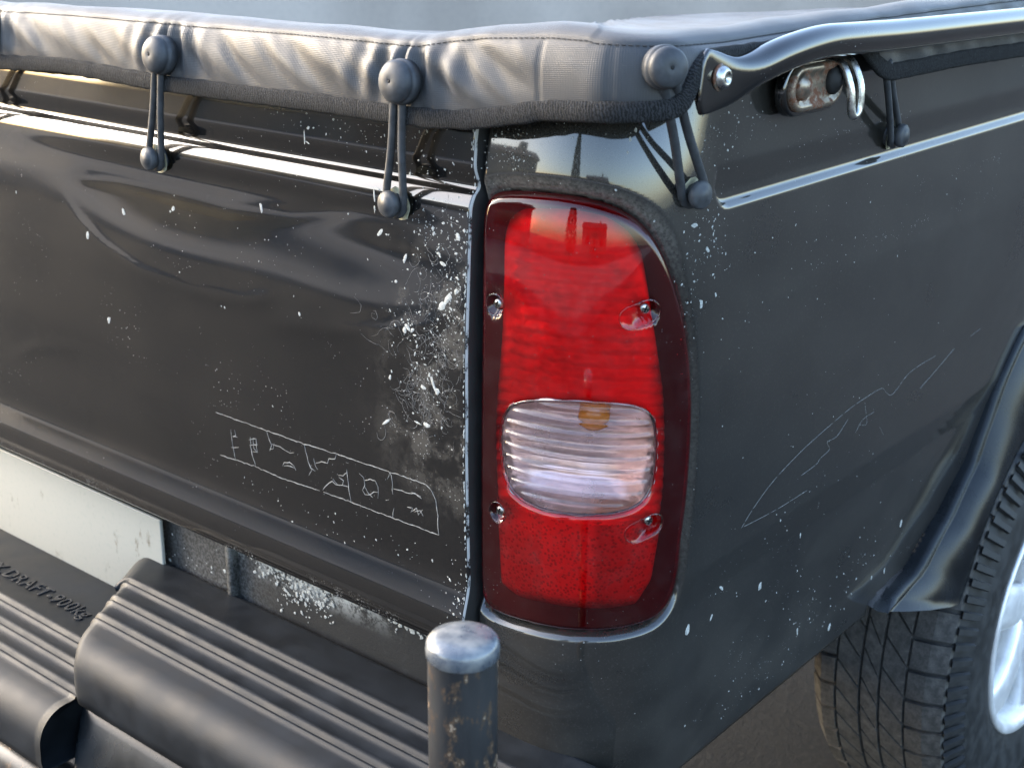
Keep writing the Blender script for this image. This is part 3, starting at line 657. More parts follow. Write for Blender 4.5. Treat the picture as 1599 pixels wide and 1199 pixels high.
# returned edge into the shut gap, and a back
k0 = len(v)
for z, y in zip(zs, tg_y(-0.0015, zs)): v.append((-0.0018, y + 0.06, z))
for i in range(nz - 1): f.append(((nx - 1) * nz + i, k0 + i, k0 + i + 1, (nx - 1) * nz + i + 1))
tailgate = link('tailgate', mesh('tailgate', v, f), M['tail_paint'], truck)
tailgate.data.materials.append(M['under_black'])
for p in tailgate.data.polygons[len(f) - (nz - 1):]: p.material_index = 1

# ------------------------------------------------------------------ bed side with the corner and the lamp recess
LAMP = np.array(LAMP_SZ)
def poly_dist(S, Z, poly):
    """signed distance (positive outside) of points to a closed outline in (s, z)"""
    P = np.stack([S, Z], -1); d = np.full(S.shape, 1e9); ins = np.zeros(S.shape, bool)
    n = len(poly)
    for i in range(n):
        a, b = poly[i], poly[(i + 1) % n]
        e = b - a; w = P - a
        t = np.clip((w @ e) / (e @ e), 0, 1)
        q = w - t[..., None] * e
        d = np.minimum(d, np.hypot(q[..., 0], q[..., 1]))
        c = (a[1] > Z) != (b[1] > Z)
        xx = (b[0] - a[0]) * (Z - a[1]) / (b[1] - a[1] + 1e-12) + a[0]
        ins ^= c & (S < xx)
    return np.where(ins, -d, d)
def densify(poly, n=200):
    p = np.vstack([poly, poly[:1]]); L = np.concatenate([[0], np.cumsum(np.hypot(*np.diff(p, axis=0).T))])
    u = np.linspace(0, L[-1], n, endpoint=False)
    q = np.stack([np.interp(u, L, p[:, 0]), np.interp(u, L, p[:, 1])], -1)
    for _ in range(6): q = 0.25 * np.roll(q, 1, 0) + 0.5 * q + 0.25 * np.roll(q, -1, 0)
    return q
LAMPD = densify(LAMP, 220)
su = np.concatenate([np.linspace(0.0018, 0.30, 130), np.linspace(0.304, 2.2, 240)])
zv = np.concatenate([np.linspace(0.44, 0.60, 34), np.linspace(0.603, 1.12, 190), np.linspace(1.122, 1.172, 22)])
S, Z = np.meshgrid(su, zv, indexing='ij')
D = poly_dist(S, Z, LAMPD)
LW = 0.009 + 0.008 * sstep(Z, 0.95, 1.05) + 0.003 * sstep(S, 0.12, 0.22) * sstep(Z, 0.68, 0.75)
lip = 0.0085 * (1 - sstep(D / LW, 0.0, 1.0)) + 0.055 * (1 - sstep(D, -0.0045, -0.0015))
lip = lip + 0.004 * (1 - sstep(D, 0.0, 0.004))
extra = np.zeros_like(S)
Yl = plan(S)[1]
ZL = 0.024 * (1 - np.sqrt(1 - np.clip((0.156 - Yl) / 0.026, 0, 1) ** 2))
extra += 0.0055 * sstep(Yl, 0.128, 0.136) * sstep(Z - ZL, 1.0475, 1.0535) * (1 - sstep(Z, 1.060, 1.092))     # pressed swage groove
edge = 0.006 * np.clip((0.0055 - S) / 0.0037, 0, 1) ** 2
P3 = body_pos(S, Z, lip + extra + edge)
rimattr = (1 - sstep(D / LW, 0.55, 1.15)) * sstep(D, -0.006, 0.0) * np.clip(0.16 + 0.55 * sstep(Z, 0.98, 1.06) + 0.20 * sstep(S, 0.15, 0.25) * sstep(Z, 0.66, 0.72), 0, 1)
nu, nv = S.shape
faces = []
for j in range(nu - 1):
    for i in range(nv - 1):
        ym = Yl[j, i]; zm = Z[j, i]
        if ym > 0.2 and in_arch(ym, zm): continue
        faces.append((j * nv + i, (j + 1) * nv + i, (j + 1) * nv + i + 1, j * nv + i + 1))
v = P3.reshape(-1, 3).tolist()
k0 = len(v)
for i in range(nv):                           # return into the tailgate gap
    p = P3[0, i]; v.append((p[0] - 0.0005, p[1] + 0.07, p[2]))
for i in range(nv - 1): faces.append((k0 + i, i, i + 1, k0 + i + 1))
k1 = len(v)
for j in range(nu):                           # returned bottom flange
    p = body_pos(S[j:j + 1, 0], Z[j:j + 1, 0], np.array([0.03]))[0]; v.append((p[0], p[1], p[2] + 0.004))
for j in range(nu - 1):
    if Yl[j, 0] > 0.2 and in_arch(Yl[j, 0], 0.44): continue
    faces.append((k1 + j, k1 + j + 1, (j + 1) * nv, j * nv))
me = mesh('bed_side', v, faces)
att = me.attributes.new('lamp_rim', 'FLOAT', 'POINT')
av = np.zeros(len(v), dtype=np.float32); av[:nu * nv] = rimattr.ravel(); att.data.foreach_set('value', av)
bed_side = link('bed_side', me, M['side_paint'], truck)
# top flange of the bed under the cover
v = []
fl = [(0.0, 1.171), (-0.004, 1.176), (-0.03, 1.178), (-0.06, 1.175)]
for s in np.concatenate([np.linspace(0.004, 0.30, 40), np.linspace(0.31, 2.2, 40)]):
    for o, z in fl:
        p = body_pos(np.array([s]), np.array([1.171]), np.array([-o]))[0]; v.append((p[0], p[1], z))
link('bed_top_flange', mesh('bed_top_flange', v, gridf(80, 4)), M['side_paint'], truck)
# dark liner behind the shut gap and inside the bed
link('shut_gap_channel', box_mesh('shut_gap_channel', (0.0, 0.075, 0.85), (0.05, 0.05, 0.60)), M['under_black'], truck, smooth=False)
for nm, c, s in (('bed_floor', (-0.6, 1.1, 0.50), (1.36, 2.0, 0.03)), ('chassis_beam', (-0.25, 1.2, 0.33), (0.10, 1.9, 0.14))):
    link(nm, box_mesh(nm, c, s, 0.01), M['under_black'], truck)

# ------------------------------------------------------------------ tail lamp
lamp = empty('tail_lamp', (0.1, 0.03, 0.85), truck)
def lens_pos(s, z, o):
    """lens skin: o outward; the lens has its own crown"""
    s = np.asarray(s, float); z = np.asarray(z, float)
    return lensbase(s, z, o)
CLEAR = densify(np.array(CLEAR_SZ), 220)
cc = CLEAR.mean(0)
N = 300
FL = True
th = np.linspace(0, 2 * np.pi, N, endpoint=False)
def radial(poly, c):
    d = densify(poly, 1400) - c
    a = np.mod(np.arctan2(d[:, 1], d[:, 0]), 2 * np.pi); r = np.hypot(d[:, 0], d[:, 1]); o = np.argsort(a)
    return np.interp(th, np.concatenate([a[o] - 2 * np.pi, a[o], a[o] + 2 * np.pi]), np.tile(r[o], 3))
r_out = radial(LAMPD, cc); r_in = radial(CLEAR, cc)
def pocket(s, z):
    d = np.zeros_like(s)
    for (a, b, rad, dep) in POCKETS:
        a = np.array(a); b = np.array(b); e = b - a; L2 = e @ e + 1e-12
        t = np.clip(((s - a[0]) * e[0] + (z - a[1]) * e[1]) / L2, 0, 1)
        q = np.hypot(s - a[0] - t * e[0], z - a[1] - t * e[1])
        depth = dep * (0.12 + 0.88 * t) if L2 > 1e-6 else dep
        d = np.maximum(d, depth * (1 - sstep(q, rad * 0.62, rad)))
    return d
K = 130
t = np.linspace(0, 1, K)
rr = r_in[:, None] + (r_out - r_in)[:, None] * t[None, :]
SS = cc[0] + np.cos(th)[:, None] * rr; ZZ = cc[1] + np.sin(th)[:, None] * rr
DD = -poly_dist(SS, ZZ, LAMPD); DI = poly_dist(SS, ZZ, CLEAR)
ro = 0.004 - 0.007 * np.clip(1 - DD / 0.008, 0, 1) ** 2 - 0.003 * np.clip(1 - DI / 0.006, 0, 1) ** 2 - pocket(SS, ZZ)
v = lens_pos(SS, ZZ, ro).reshape(-1, 3)
link('red_lens', mesh('red_lens', v, gridf(N, K, wrap_u=True, flip=FL)), M['red_lens'], lamp)
# clear reversing-lamp lens with moulded ribs
K = 70
t = np.linspace(0.0, 1.0, K)
rr = r_in[:, None] * 0.99 * t[None, :]
SS = cc[0] + np.cos(th)[:, None] * rr; ZZ = cc[1] + np.sin(th)[:, None] * rr
DI = -poly_dist(SS, ZZ, CLEAR)
zrib = ZZ + 5.0 * (SS - cc[0]) ** 2 * 0.10
ph = np.mod((zrib - CLEAR[:, 1].min()) / RIB_STEP, 1.0)
rib = 0.0030 * np.abs(2 * ph - 1) ** 4 * sstep(DI, 0.002, 0.008)
ro = 0.0005 + 0.003 * sstep(DI, 0.0, 0.03) + rib
link('clear_lens', mesh('clear_lens', lens_pos(SS, ZZ, ro).reshape(-1, 3), gridf(N, K, wrap_u=True, flip=FL)), M['clear_lens'], lamp)
def loop_on_lens(name, poly, off, r, mat, n=160, sub=None):
    q = densify(poly, n)
    pts = [Vector(lens_pos(a, b, off)) for a, b in q]
    pts.append(pts[0]); pts.append(pts[1])
    return sweep(name, pts, lambda k, n_: circ(r, 8), mat, lamp, cap=False)
loop_on_lens('clear_lens_rim', CLEAR, 0.0015, 0.0016, M['clear_lens'])
def scaled_poly(poly, k):
    c = poly.mean(0); return c + (poly - c) * k
# reflectors behind the lenses
zc0, zc1 = CLEAR[:, 1].min(), CLEAR[:, 1].max(); sc0, sc1 = CLEAR[:, 0].min(), CLEAR[:, 0].max()
def ring_pan(name, zlo, zhi, depth, mat, wave, step, vstep, arc, ins, K=90):
    t = np.linspace(0, 1, K)
    ro_ = r_pan - ins
    rr = (r_in * 1.01)[:, None] + (ro_ - r_in * 1.01)[:, None] * t[None, :]
    A = cc[0] + np.cos(th)[:, None] * rr; Bz = cc[1] + np.sin(th)[:, None] * rr
    o = -depth + depth * 0.8 * np.clip(1 - t / 0.10, 0, 1)[None, :] ** 2 - 0.026 * np.clip((t - 0.78) / 0.22, 0, 1)[None, :] ** 2
    B2 = Bz + arc * (A - cc[0]) ** 2
    wave = wave * (1 - np.clip((t - 0.62) / 0.25, 0, 1))[None, :]
    o = o + wave * np.abs(np.sin(np.pi * B2 / step)) + 0.6 * wave * np.abs(np.sin(np.pi * A / vstep))
    f = []
    for j in range(N):
        for i in range(K - 1):
            zz = Bz[j, i]
            if zlo <= zz < zhi: f.append((j * K + i, ((j + 1) % N) * K + i, ((j + 1) % N) * K + i + 1, j * K + i + 1))
    me = mesh(name, lens_pos(A, Bz, o).reshape(-1, 3), f)
    at = me.attributes.new('edge_shade', 'FLOAT', 'POINT')
    rel = (r_pan[:, None] - rr) / 0.038  # width of the painted border shade
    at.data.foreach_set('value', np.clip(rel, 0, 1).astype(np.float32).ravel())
    return link(name, me, mat, lamp)
r_pan = radial(np.array(PAN_SZ), cc)
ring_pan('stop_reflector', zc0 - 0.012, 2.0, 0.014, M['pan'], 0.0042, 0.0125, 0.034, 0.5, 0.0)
ring_pan('rear_reflector', 0.0, zc0 - 0.010, 0.010, M['reflex'], 0.0003, 0.05, 0.05, 0.0, 0.0)
# bowl of the reversing lamp
K = 40
t = np.linspace(0.0, 1.0, K); rr = r_in[:, None] * 0.995 * t[None, :]
SS = cc[0] + np.cos(th)[:, None] * rr; ZZ = cc[1] + np.sin(th)[:, None] * rr
ro = -0.032 * (1 - t[None, :] ** 3.0) - 0.001 + 0.0009 * np.abs(np.sin(ZZ * np.pi / 0.016))
link('reversing_reflector', mesh('reversing_reflector', lens_pos(SS, ZZ, ro).reshape(-1, 3), gridf(N, K, wrap_u=True)), M['chrome'], lamp)
bp = Vector(lens_pos(BULB[0], BULB[1], -0.006)); bq = Vector(lens_pos(BULB[0], BULB[1] + 0.004, -0.030))
lathe('bulb', [(0.0, 0.0), (0.009, 0.001), (0.0140, 0.007), (0.0140, 0.014), (0.008, 0.022), (0.007, 0.03)], bp, bq - bp, M['amber'], lamp, 24)
# black back shell
K = 30
t = np.linspace(0.0, 1.0, K); rr = r_out[:, None] * 0.985 * t[None, :]
SS = cc[0] + np.cos(th)[:, None] * rr; ZZ = cc[1] + np.sin(th)[:, None] * rr
ro = -0.040 * (1 - t[None, :] ** 14) - 0.004 + 0 * SS
link('lamp_housing', mesh('lamp_housing', lens_pos(SS, ZZ, ro).reshape(-1, 3), gridf(N, K, wrap_u=True)), M['house_black'], lamp)
# screws with their rims
def outline_of(a, b, rad, n=48):
    a = np.array(a); b = np.array(b); e = b - a; L = np.hypot(*e)
    if L < 1e-4:
        k = np.linspace(0, 2 * np.pi, n, endpoint=False)
        return np.stack([a[0] + rad * np.cos(k), a[1] + rad * np.sin(k)], -1)
    d = e / L; nrm = np.array([-d[1], d[0]]); o = []
    for k in np.linspace(-np.pi / 2, np.pi / 2, n // 2): o.append(b + rad * (d * np.cos(k) + nrm * np.sin(k)))
    for k in np.linspace(np.pi / 2, 3 * np.pi / 2, n // 2): o.append(a + rad * (d * np.cos(k) + nrm * np.sin(k)))
    return np.array(o)
for (a, b, rad, dep) in POCKETS:
    loop_on_lens('pocket_rim', outline_of(a, b, rad), 0.0036, 0.0007, M['clear_lens'], n=60)
    o = Vector(lens_pos(b[0], b[1], 0.004 - dep + 0.0005)); o2 = Vector(lens_pos(b[0], b[1], 0.02))
    ax = (o2 - o).normalized()
    sc = lathe('screw', [(0.0, 0.0), (0.0050, 0.0), (0.0050, 0.0016), (0.0040, 0.0029), (0.0018, 0.0034), (0.0, 0.0035)], o, ax, M['steel'], lamp, 24)
    for q in range(2):
        a1 = ax.orthogonal().normalized(); a1.rotate(Matrix.Rotation(0.5 + q * math.pi / 2, 3, ax)); b1 = ax.cross(a1)
        c0 = o + ax * 0.0037
        vv = [c0 + a1 * (i * 0.0032) + b1 * (j * 0.0006) + ax * (k * 0.0006) for i in (-1, 1) for j in (-1, 1) for k in (-1, 1)]
        link('screw_slot', mesh('screw_slot', vv, [(0, 1, 3, 2), (4, 6, 7, 5), (0, 4, 5, 1), (2, 3, 7, 6), (0, 2, 6, 4), (1, 5, 7, 3)]), M['rubber_dark'], lamp, smooth=False)

# ------------------------------------------------------------------ number plate and valance
link('valance', box_mesh('valance', (-0.68, 0.055, 0.47), (1.345, 0.05, 0.27), 0.004), M['valance'], truck)
link('valance_rib', box_mesh('valance_rib', (VRIB_X, 0.026, 0.52), (0.012, 0.016, 0.14), 0.004), M['valance'], truck)
plate = link('number_plate', box_mesh('number_plate', (PLATE[0] - 0.26, 0.018, (PLATE[1] + PLATE[2]) / 2), (0.52, 0.005, PLATE[1] - PLATE[2]), 0.0015), M['plate'], truck)

# ------------------------------------------------------------------ bumper
def bumper_piece(name, xl, xr, prof, mat, endr, xr_round=False, cols=60):
    """prof: list of (y, z) along the section from the back of the top round to the lower back; xl(y): left end"""
    prof = np.array(prof); v = []; m = len(prof)
    cen = np.array([prof[:, 0].mean(), prof[:, 1].min()])
    ks = [0.0, 0.15, 0.35, 0.6, 0.85, 1.0]
    colsx = []
    for a in ks: colsx.append((0.0 + endr * (1 - math.cos(a * math.pi / 2)) , endr * (1 - math.sin(a * math.pi / 2))))
    colsx = [(endr * (1 - math.cos(a * math.pi / 2)), endr * (1 - math.sin(a * math.pi / 2))) for a in ks]
    rows = [(c[0], c[1], 0) for c in colsx] + [(endr + (k / cols), 0.0, 1) for k in range(1, cols + 1)]
    # inward direction of each profile point (2d normal)
    sm = np.pad(prof, ((5, 5), (0, 0)), mode='edge'); sm = np.stack([np.convolve(sm[:, q], np.ones(11) / 11, mode='valid') for q in (0, 1)], -1)
    tng = np.gradient(sm, axis=0); nrm = np.stack([-tng[:, 1], tng[:, 0]], -1); nrm /= np.linalg.norm(nrm, axis=1)[:, None] + 1e-9
    if ((cen - prof) * nrm).sum() < 0: nrm = -nrm
    for (u, ins, kind) in rows:
        for p, n in zip(prof, nrm):
            q = p + n * ins
            x0 = xl(p[0])
            x = x0 + u if kind == 0 else x0 + endr + (xr - x0 - endr) * (u - endr)
            v.append((x, q[0], q[1]))
    nr = len(rows)
    if xr_round:
        for (u, ins) in colsx[::-1][1:]:
            for p, n in zip(prof, nrm):
                q = p + n * ins; v.append((xr + (endr - u), q[0], q[1]))
        nr += len(colsx) - 1
    f = gridf(nr, m, flip=True)
    f.append(tuple(range(m))); f.append(tuple((nr - 1) * m + i for i in range(m))[::-1])
    return link(name, mesh(name, v, f), mat, truck)
def groove_profile(yb, yf, zt, grooves, rad, zlow, tuck, w=0.0035, h=0.0026):
    pts = [(yb, zlow), (yb, zt - 0.006), (yb - 0.003, zt - 0.0015), (yb - 0.008, zt)]
    ev = []
    for g in grooves:
        ev += [(g + 0.0135, zt), (g + 0.0105, zt + h)] + [(g + 0.0045, zt + h), (g + 0.0036, zt - 0.002), (g - 0.0006, zt - 0.0022), (g - 0.0026, zt + h * 1.1), (g - 0.0058, zt + h * 1.1), (g - 0.0068, zt + h * 0.3), (g - 0.0120, zt)]
    pts += ev
    for a in np.linspace(0, 88, 12):
        pts.append((yf + rad - rad * math.sin(R(a)), zt - rad + rad * math.cos(R(a))))
    pts += [(yf - 0.001, zt - rad - 0.02), (yf + 0.001, zlow + 0.004), (yf + tuck, zlow)]
    return pts
xl = lambda y: PADL[0] + (PADL[1] - PADL[0]) * (0.016 - y) / 0.172
bumper_piece('bumper_pad', xl, PADR, groove_profile(0.026, -0.185, 0.50, (-0.043, -0.083, -0.121), 0.038, 0.425, 0.02), M['pad'], 0.022, True)
bumper_piece('bumper_shell', lambda y: xl(y) + 0.006, PADR - 0.004,
             [(0.02, 0.30), (0.02, 0.426), (-0.10, 0.4255), (-0.172, 0.425), (-0.182, 0.412), (-0.200, 0.38), (-0.218, 0.34), (-0.215, 0.29), (-0.16, 0.26), (-0.05, 0.26)], M['flare'], 0.02, True)
bumper_piece('bumper_step', lambda y: -1.30, -0.46, groove_profile(0.02, -0.232, 0.43, (-0.104, -0.139, -0.175), 0.04, 0.355, 0.02), M['pad'], 0.02)
# lettering moulded into the step
fc = bpy.data.curves.new('moulded_lettering', 'FONT')
fc.body = 'MAX.DRAFT-900kg'; fc.size = 0.030; fc.extrude = 0.0004; fc.bevel_depth = 0.0004; fc.space_character = 1.12; fc.align_x = 'RIGHT'
ft = bpy.data.objects.new('lettering_source', fc); COL.objects.link(ft)
bpy.context.view_layer.update()
fm = bpy.data.meshes.new_from_object(ft.evaluated_get(bpy.context.evaluated_depsgraph_get()))
bpy.data.objects.remove(ft)
fo = bpy.data.objects.new('moulded_lettering', fm); COL.objects.link(fo)
fm.materials.clear(); fm.materials.append(M['pad'])
fo.location = (TEXT_R[0], TEXT_R[1], 0.4308)
set_parent(fo, truck)
# tow tube below the step and its clamp
tube('tow_tube', [(-1.3, -0.205, 0.315), (-0.9, -0.205, 0.315), (-0.50, -0.205, 0.315), (-0.42, -0.19, 0.30)], 0.030, M['post'], truck, n=24)
lathe('tube_clamp', [(0.0305, -0.004), (0.0325, -0.004), (0.0325, 0.004), (0.0305, 0.004)], (-0.585, -0.205, 0.315), (1, 0, 0), M['pad'], truck, 30)
# body-coloured end of the bumper round the corner
# ------------------------------------------------------------------ wheel arch flare
nA = 70
v = []; uvs = []
for k in range(nA):
    a = k / (nA - 1)
    yo, zo = arch_outer(a); yi, zi = arch_inner(a)
    sec = [(0.150, yo, zo, 0.12), (0.178, yo, zo, 0.01), (0.190, yo, zo, 0.05), (0.187, yo, zo, 0.10), (0.190, yo, zo, 0.14), (0.200, yo, zo, 0.28), (0.210, yo, zo, 0.5), (0.216, yo, zo, 0.78), (0.216, yo, zo, 0.93), (0.212, yo, zo, 1.0), (0.200, yo, zo, 1.03), (0.165, yo, zo, 1.0)]
    for (x, y0, z0, tt) in sec: v.append((x - 0.0, yo + (yi - yo) * tt, zo + (zi - zo) * tt))
f = gridf(nA, 12, flip=True)
f.append(tuple(range(12))); f.append(tuple((nA - 1) * 12 + q for q in range(12))[::-1])
link('wheel_arch_flare', mesh('wheel_arch_flare', v, f), M['flare'], truck)
# wheel well
v = []
for k in range(40):
    a = R(48 + 140 * k / 39); y = WC[0] - 0.47 * math.cos(a); z = WC[1] + 0.44 * math.sin(a)
    v += [(-0.12, y, z), (0.165, y, z)]
link('wheel_well', mesh('wheel_well', v, gridf(40, 2)), M['under_black'], truck)

# ------------------------------------------------------------------ wheel
wheel = empty('wheel', (0.11, WC[0], WC[1]), truck)
RT = 0.352
tyre_prof = [(0.205, 0.222), (0.215, 0.227), (0.240, 0.231), (0.280, 0.2315), (0.315, 0.227), (0.335, 0.219), (0.346, 0.210), (RT, 0.198), (RT + 0.001, 0.115), (RT, 0.032), (0.346, 0.020), (0.335, 0.011), (0.30, 0.001), (0.25, 0.0), (0.205, 0.01)]
lathe('tyre', [(r, x - 0.11) for r, x in tyre_prof], (0.11, WC[0], WC[1]), (1, 0, 0), M['tyre_side'], wheel, 96)
def tread_mesh(kind):
    """one block, curved with the tyre; local frame: angle 0 = rearwards, radius 1 = tread"""
    x0, x1, da, skew, hgt = kind
    v = []; nn = 4
    for top in (0, 1):
        for i in range(nn):
            for j in range(3):
                x = x0 + (x1 - x0) * j / 2; a = -da / 2 + da * i / (nn - 1) + skew * (j / 2 - 0.5)
                sh = 0.0009 if top else 0.0
                xx = x + (sh if j == 0 else -sh if j == 2 else 0)
                rr_ = RT + (hgt if top else -0.004)
                if xx > 0.197: rr_ -= (xx - 0.197) ** 2 * 28
                if xx < 0.033: rr_ -= (0.033 - xx) ** 2 * 28
                v.append((xx - 0.11, -rr_ * math.cos(a), rr_ * math.sin(a)))
    f = []; o = nn * 3
    for i in range(nn - 1):
        for j in range(2):
            f.append((o + i * 3 + j, o + (i + 1) * 3 + j, o + (i + 1) * 3 + j + 1, o + i * 3 + j + 1))
    rim = [i * 3 for i in range(nn)] + [(nn - 1) * 3 + 1] + [i * 3 + 2 for i in range(nn - 1, -1, -1)] + [1]
    for q in range(len(rim)):
        a, b = rim[q], rim[(q + 1) % len(rim)]; f.append((a, b, o + b, o + a))
    me = mesh('tread_block', v, f); me.materials.append(M['tyre']); return me
NB = 46
step = 2 * math.pi / NB
kinds = [((0.160, 0.214), 0.86, 0.10), ((0.121, 0.1575), 0.90, -0.7), ((0.091, 0.118), 0.90, -0.8), ((0.052, 0.088), 0.90, -0.7), ((0.004, 0.049), 0.86, 0.10)]
for ki, ((x0, x1), fill, sk) in enumerate(kinds):
    me = tread_mesh((x0, x1, step * fill, step * sk, 0.0070))
    for b in range(NB):
        ang = step * (b + 0.37 * ki)
        am = (math.degrees(ang) + 180) % 360 - 180
        if not (-62 < am < 62): continue
        o = bpy.data.objects.new('tread_block', me); COL.objects.link(o)
        o.location = (0.11, WC[0], WC[1]); o.rotation_euler = (-ang, 0, 0)
        set_parent(o, wheel)
# shoulder lugs on the side of the tread
me_l = mesh('shoulder_lug', [(x - 0.11, -r * math.cos(a), r * math.sin(a)) for (x, r) in ((0.214, 0.346), (0.2325, 0.318)) for a in (-0.018, 0.018)] +
            [(x - 0.11, -r * math.cos(a), r * math.sin(a)) for (x, r) in ((0.2185, 0.351), (0.2365, 0.321)) for a in (-0.013, 0.013)],
            [(4, 5, 7, 6), (0, 1, 5, 4), (1, 3, 7, 5), (3, 2, 6, 7), (2, 0, 4, 6)]); me_l.materials.append(M['tyre_side'])
for b in range(NB * 2):
    ang = step / 2 * b; am = (math.degrees(ang) + 180) % 360 - 180
    if not (-62 < am < 75): continue
    o = bpy.data.objects.new('shoulder_lug', me_l); COL.objects.link(o)
    o.location = (0.11, WC[0], WC[1]); o.rotation_euler = (-ang, 0, 0); set_parent(o, wheel)
RR = 0.205
lathe('rim', [(RR + 0.003, 0.108), (RR + 0.007, 0.117), (RR + 0.004, 0.121), (RR - 0.006, 0.119), (RR - 0.013, 0.112), (RR - 0.020, 0.085), (RR - 0.028, 0.04), (RR - 0.03, -0.08), (0.05, -0.085), (0.0, -0.085)], (0.11, WC[0], WC[1]), (1, 0, 0), M['alloy'], wheel, 96)
for k in range(6):
    a = k * math.pi / 3 + 0.35
    d = Vector((0, -math.cos(a), math.sin(a))); s = Vector((0, math.sin(a), math.cos(a))); c = Vector((0.11, WC[0], WC[1]))
    pth = [c + d * r + Vector((x, 0, 0)) for r, x in ((0.03, 0.085), (0.09, 0.098), (0.15, 0.102), (0.185, 0.096), (0.198, 0.085))]
    sweep('spoke', smooth_path(pth, 14), lambda q, n_: circ(0.016, 16, 0.030 + 0.012 * (q / n_), 3.0), M['alloy'], wheel, upv=Vector((1, 0, 0)))
lathe('hub_cap', [(0.05, 0.07), (0.05, 0.10), (0.045, 0.106), (0.0, 0.108)], (0.11, WC[0], WC[1]), (1, 0, 0), M['alloy'], wheel, 40)

# ------------------------------------------------------------------ side rail, its tab and the lashing bracket
rp = smooth_path(RAIL, 60)
rail_len = len(rp)
def rail_sec(k, n):
    tt = k / (n - 1)
    w = float(sstep(tt, 0.03, 0.30)); c = 0.0
    hz = 0.0270 * (1 - w) + 0.0150 * w; hx = 0.0032 * (1 - w) + 0.0150 * w
    e = min(1.0, 0.62 + tt * 14); 
    return circ(hz * e, 24, hx, 4.5 - 2.3 * w)
sweep('side_rail', rp, rail_sec, M['gloss_black'], truck, upv=Vector((0, 0, 1)))
tb = Vector(TABBOLT)
lathe('rail_washer', [(0.0, 0.0), (0.0120, 0.0), (0.0120, 0.0015), (0.0085, 0.0022)], tb, (1, 0, 0.0), M['rust'], truck, 32)
lathe('rail_bolt', [(0.0100, 0.0), (0.0100, 0.003), (0.0080, 0.0065), (0.0042, 0.0085), (0.0040, 0.0050), (0.0, 0.0048)], tb, (1, 0, 0), M['steel'], truck, 32)
# oval lashing plate
bx = Vector(BRK)
def stadium(L, r, n=20):
    o = []
    for k in range(n): a = -math.pi / 2 + math.pi * k / (n - 1); o.append((L / 2 + r * math.cos(a), r * math.sin(a)))
    for k in range(n): a = math.pi / 2 + math.pi * k / (n - 1); o.append((-L / 2 + r * math.cos(a), r * math.sin(a)))
    return o
def stad_plate(name, L, r, x0, x1, mat):
    v = []; rings = [(r, x0), (r, x1 - 0.002), (r - 0.002, x1), (r - 0.006, x1), (r - 0.0085, x1 - 0.003), (r * 0.3, x1 - 0.003)]
    m = len(stadium(L, r))
    for (q, x) in rings:
        for (a, b) in stadium(L, q): v.append((x, bx.y + a, bx.z + b))
    f = []
    for k in range(len(rings) - 1):
        for i in range(m): f.append((k * m + i, k * m + (i + 1) % m, (k + 1) * m + (i + 1) % m, (k + 1) * m + i))
    f.append(tuple((len(rings) - 1) * m + i for i in range(m)))
    return link(name, mesh(name, v, f), mat, truck)
stad_plate('bracket_pad', 0.064, 0.026, 0.178, 0.188, M['gloss_black'])
stad_plate('lashing_bracket', 0.060, 0.0215, 0.186, 0.193, M['rust'])
for dy, mt in ((-0.030, M['rust']), (0.032, M['under_black'])):
    c = bx + Vector((0.190 - bx.x, dy, 0.003))
    lathe('bracket_bolt', [(0.0135, 0.0), (0.0135, 0.003), (0.0115, 0.0055), (0.0075, 0.0075), (0.0055, 0.0095), (0.0, 0.0100)], c, (1, 0, 0), mt, truck, 28)
lp = [(0.186, EYE[0] - 0.006, EYE[1] + 0.050), (0.198, EYE[0] - 0.006, EYE[1] + 0.046), (0.208, EYE[0] - 0.006, EYE[1] + 0.025), (0.210, EYE[0] - 0.004, EYE[1] + 0.004), (0.211, EYE[0] + 0.001, EYE[1] - 0.002), (0.212, EYE[0] + 0.008, EYE[1] + 0.005), (0.211, EYE[0] + 0.009, EYE[1] + 0.026), (0.200, EYE[0] + 0.009, EYE[1] + 0.048), (0.186, EYE[0] + 0.009, EYE[1] + 0.052)]
tube('lashing_eye', lp, 0.0042, M['steel'], truck, n=12, steps=50)

# ------------------------------------------------------------------ tonneau cover
cover = tag(empty('tonneau_cover', (-0.6, 1.1, 1.12)), 'grey vinyl tonneau cover with black bound edge stretched over the truck bed', 'tonneau cover')
XS_ = 0.18
RCV = 0.045
def cpath(u):
    """u metres along the outer edge line: front (x from -1.4), corner, then side; returns point, outward normal"""
    a = 1.4 + XS_ - RCV
    if u < a: return Vector((-1.4 + u, 0.0, 0)), Vector((0, -1, 0))
    arc = RCV * math.pi / 2
    if u < a + arc:
        t_ = (u - a) / RCV
        return Vector((XS_ - RCV + RCV * math.sin(t_), RCV - RCV * math.cos(t_), 0)), Vector((math.sin(t_), -math.cos(t_), 0))
    return Vector((XS_, RCV + u - a - arc, 0)), Vector((1, 0, 0))
UC = 1.4 + XS_ - RCV; UE = UC + RCV * math.pi / 2      # u at corner start / end
def u_of_x(x): return x + 1.4
def u_of_y(y): return UE + y - RCV
ZB = sorted([(u_of_x(x), z) for x, z in COVER_BOTTOM if x < XS_ - RCV] )
ZB += [(UC + 0.035, 1.152), (UC + NOTCH0, 1.153), (UC + NOTCH0 + 0.006, 1.166), (UC + NOTCH0 + 0.012, 1.185), (UC + NOTCH0 + 0.022, 1.190), (u_of_y(0.30), 1.190), (u_of_y(0.35), 1.182), (u_of_y(0.385), 1.158), (u_of_y(0.41), 1.150), (u_of_y(0.60), 1.150), (u_of_y(0.80), 1.146), (u_of_y(2.0), 1.146)]
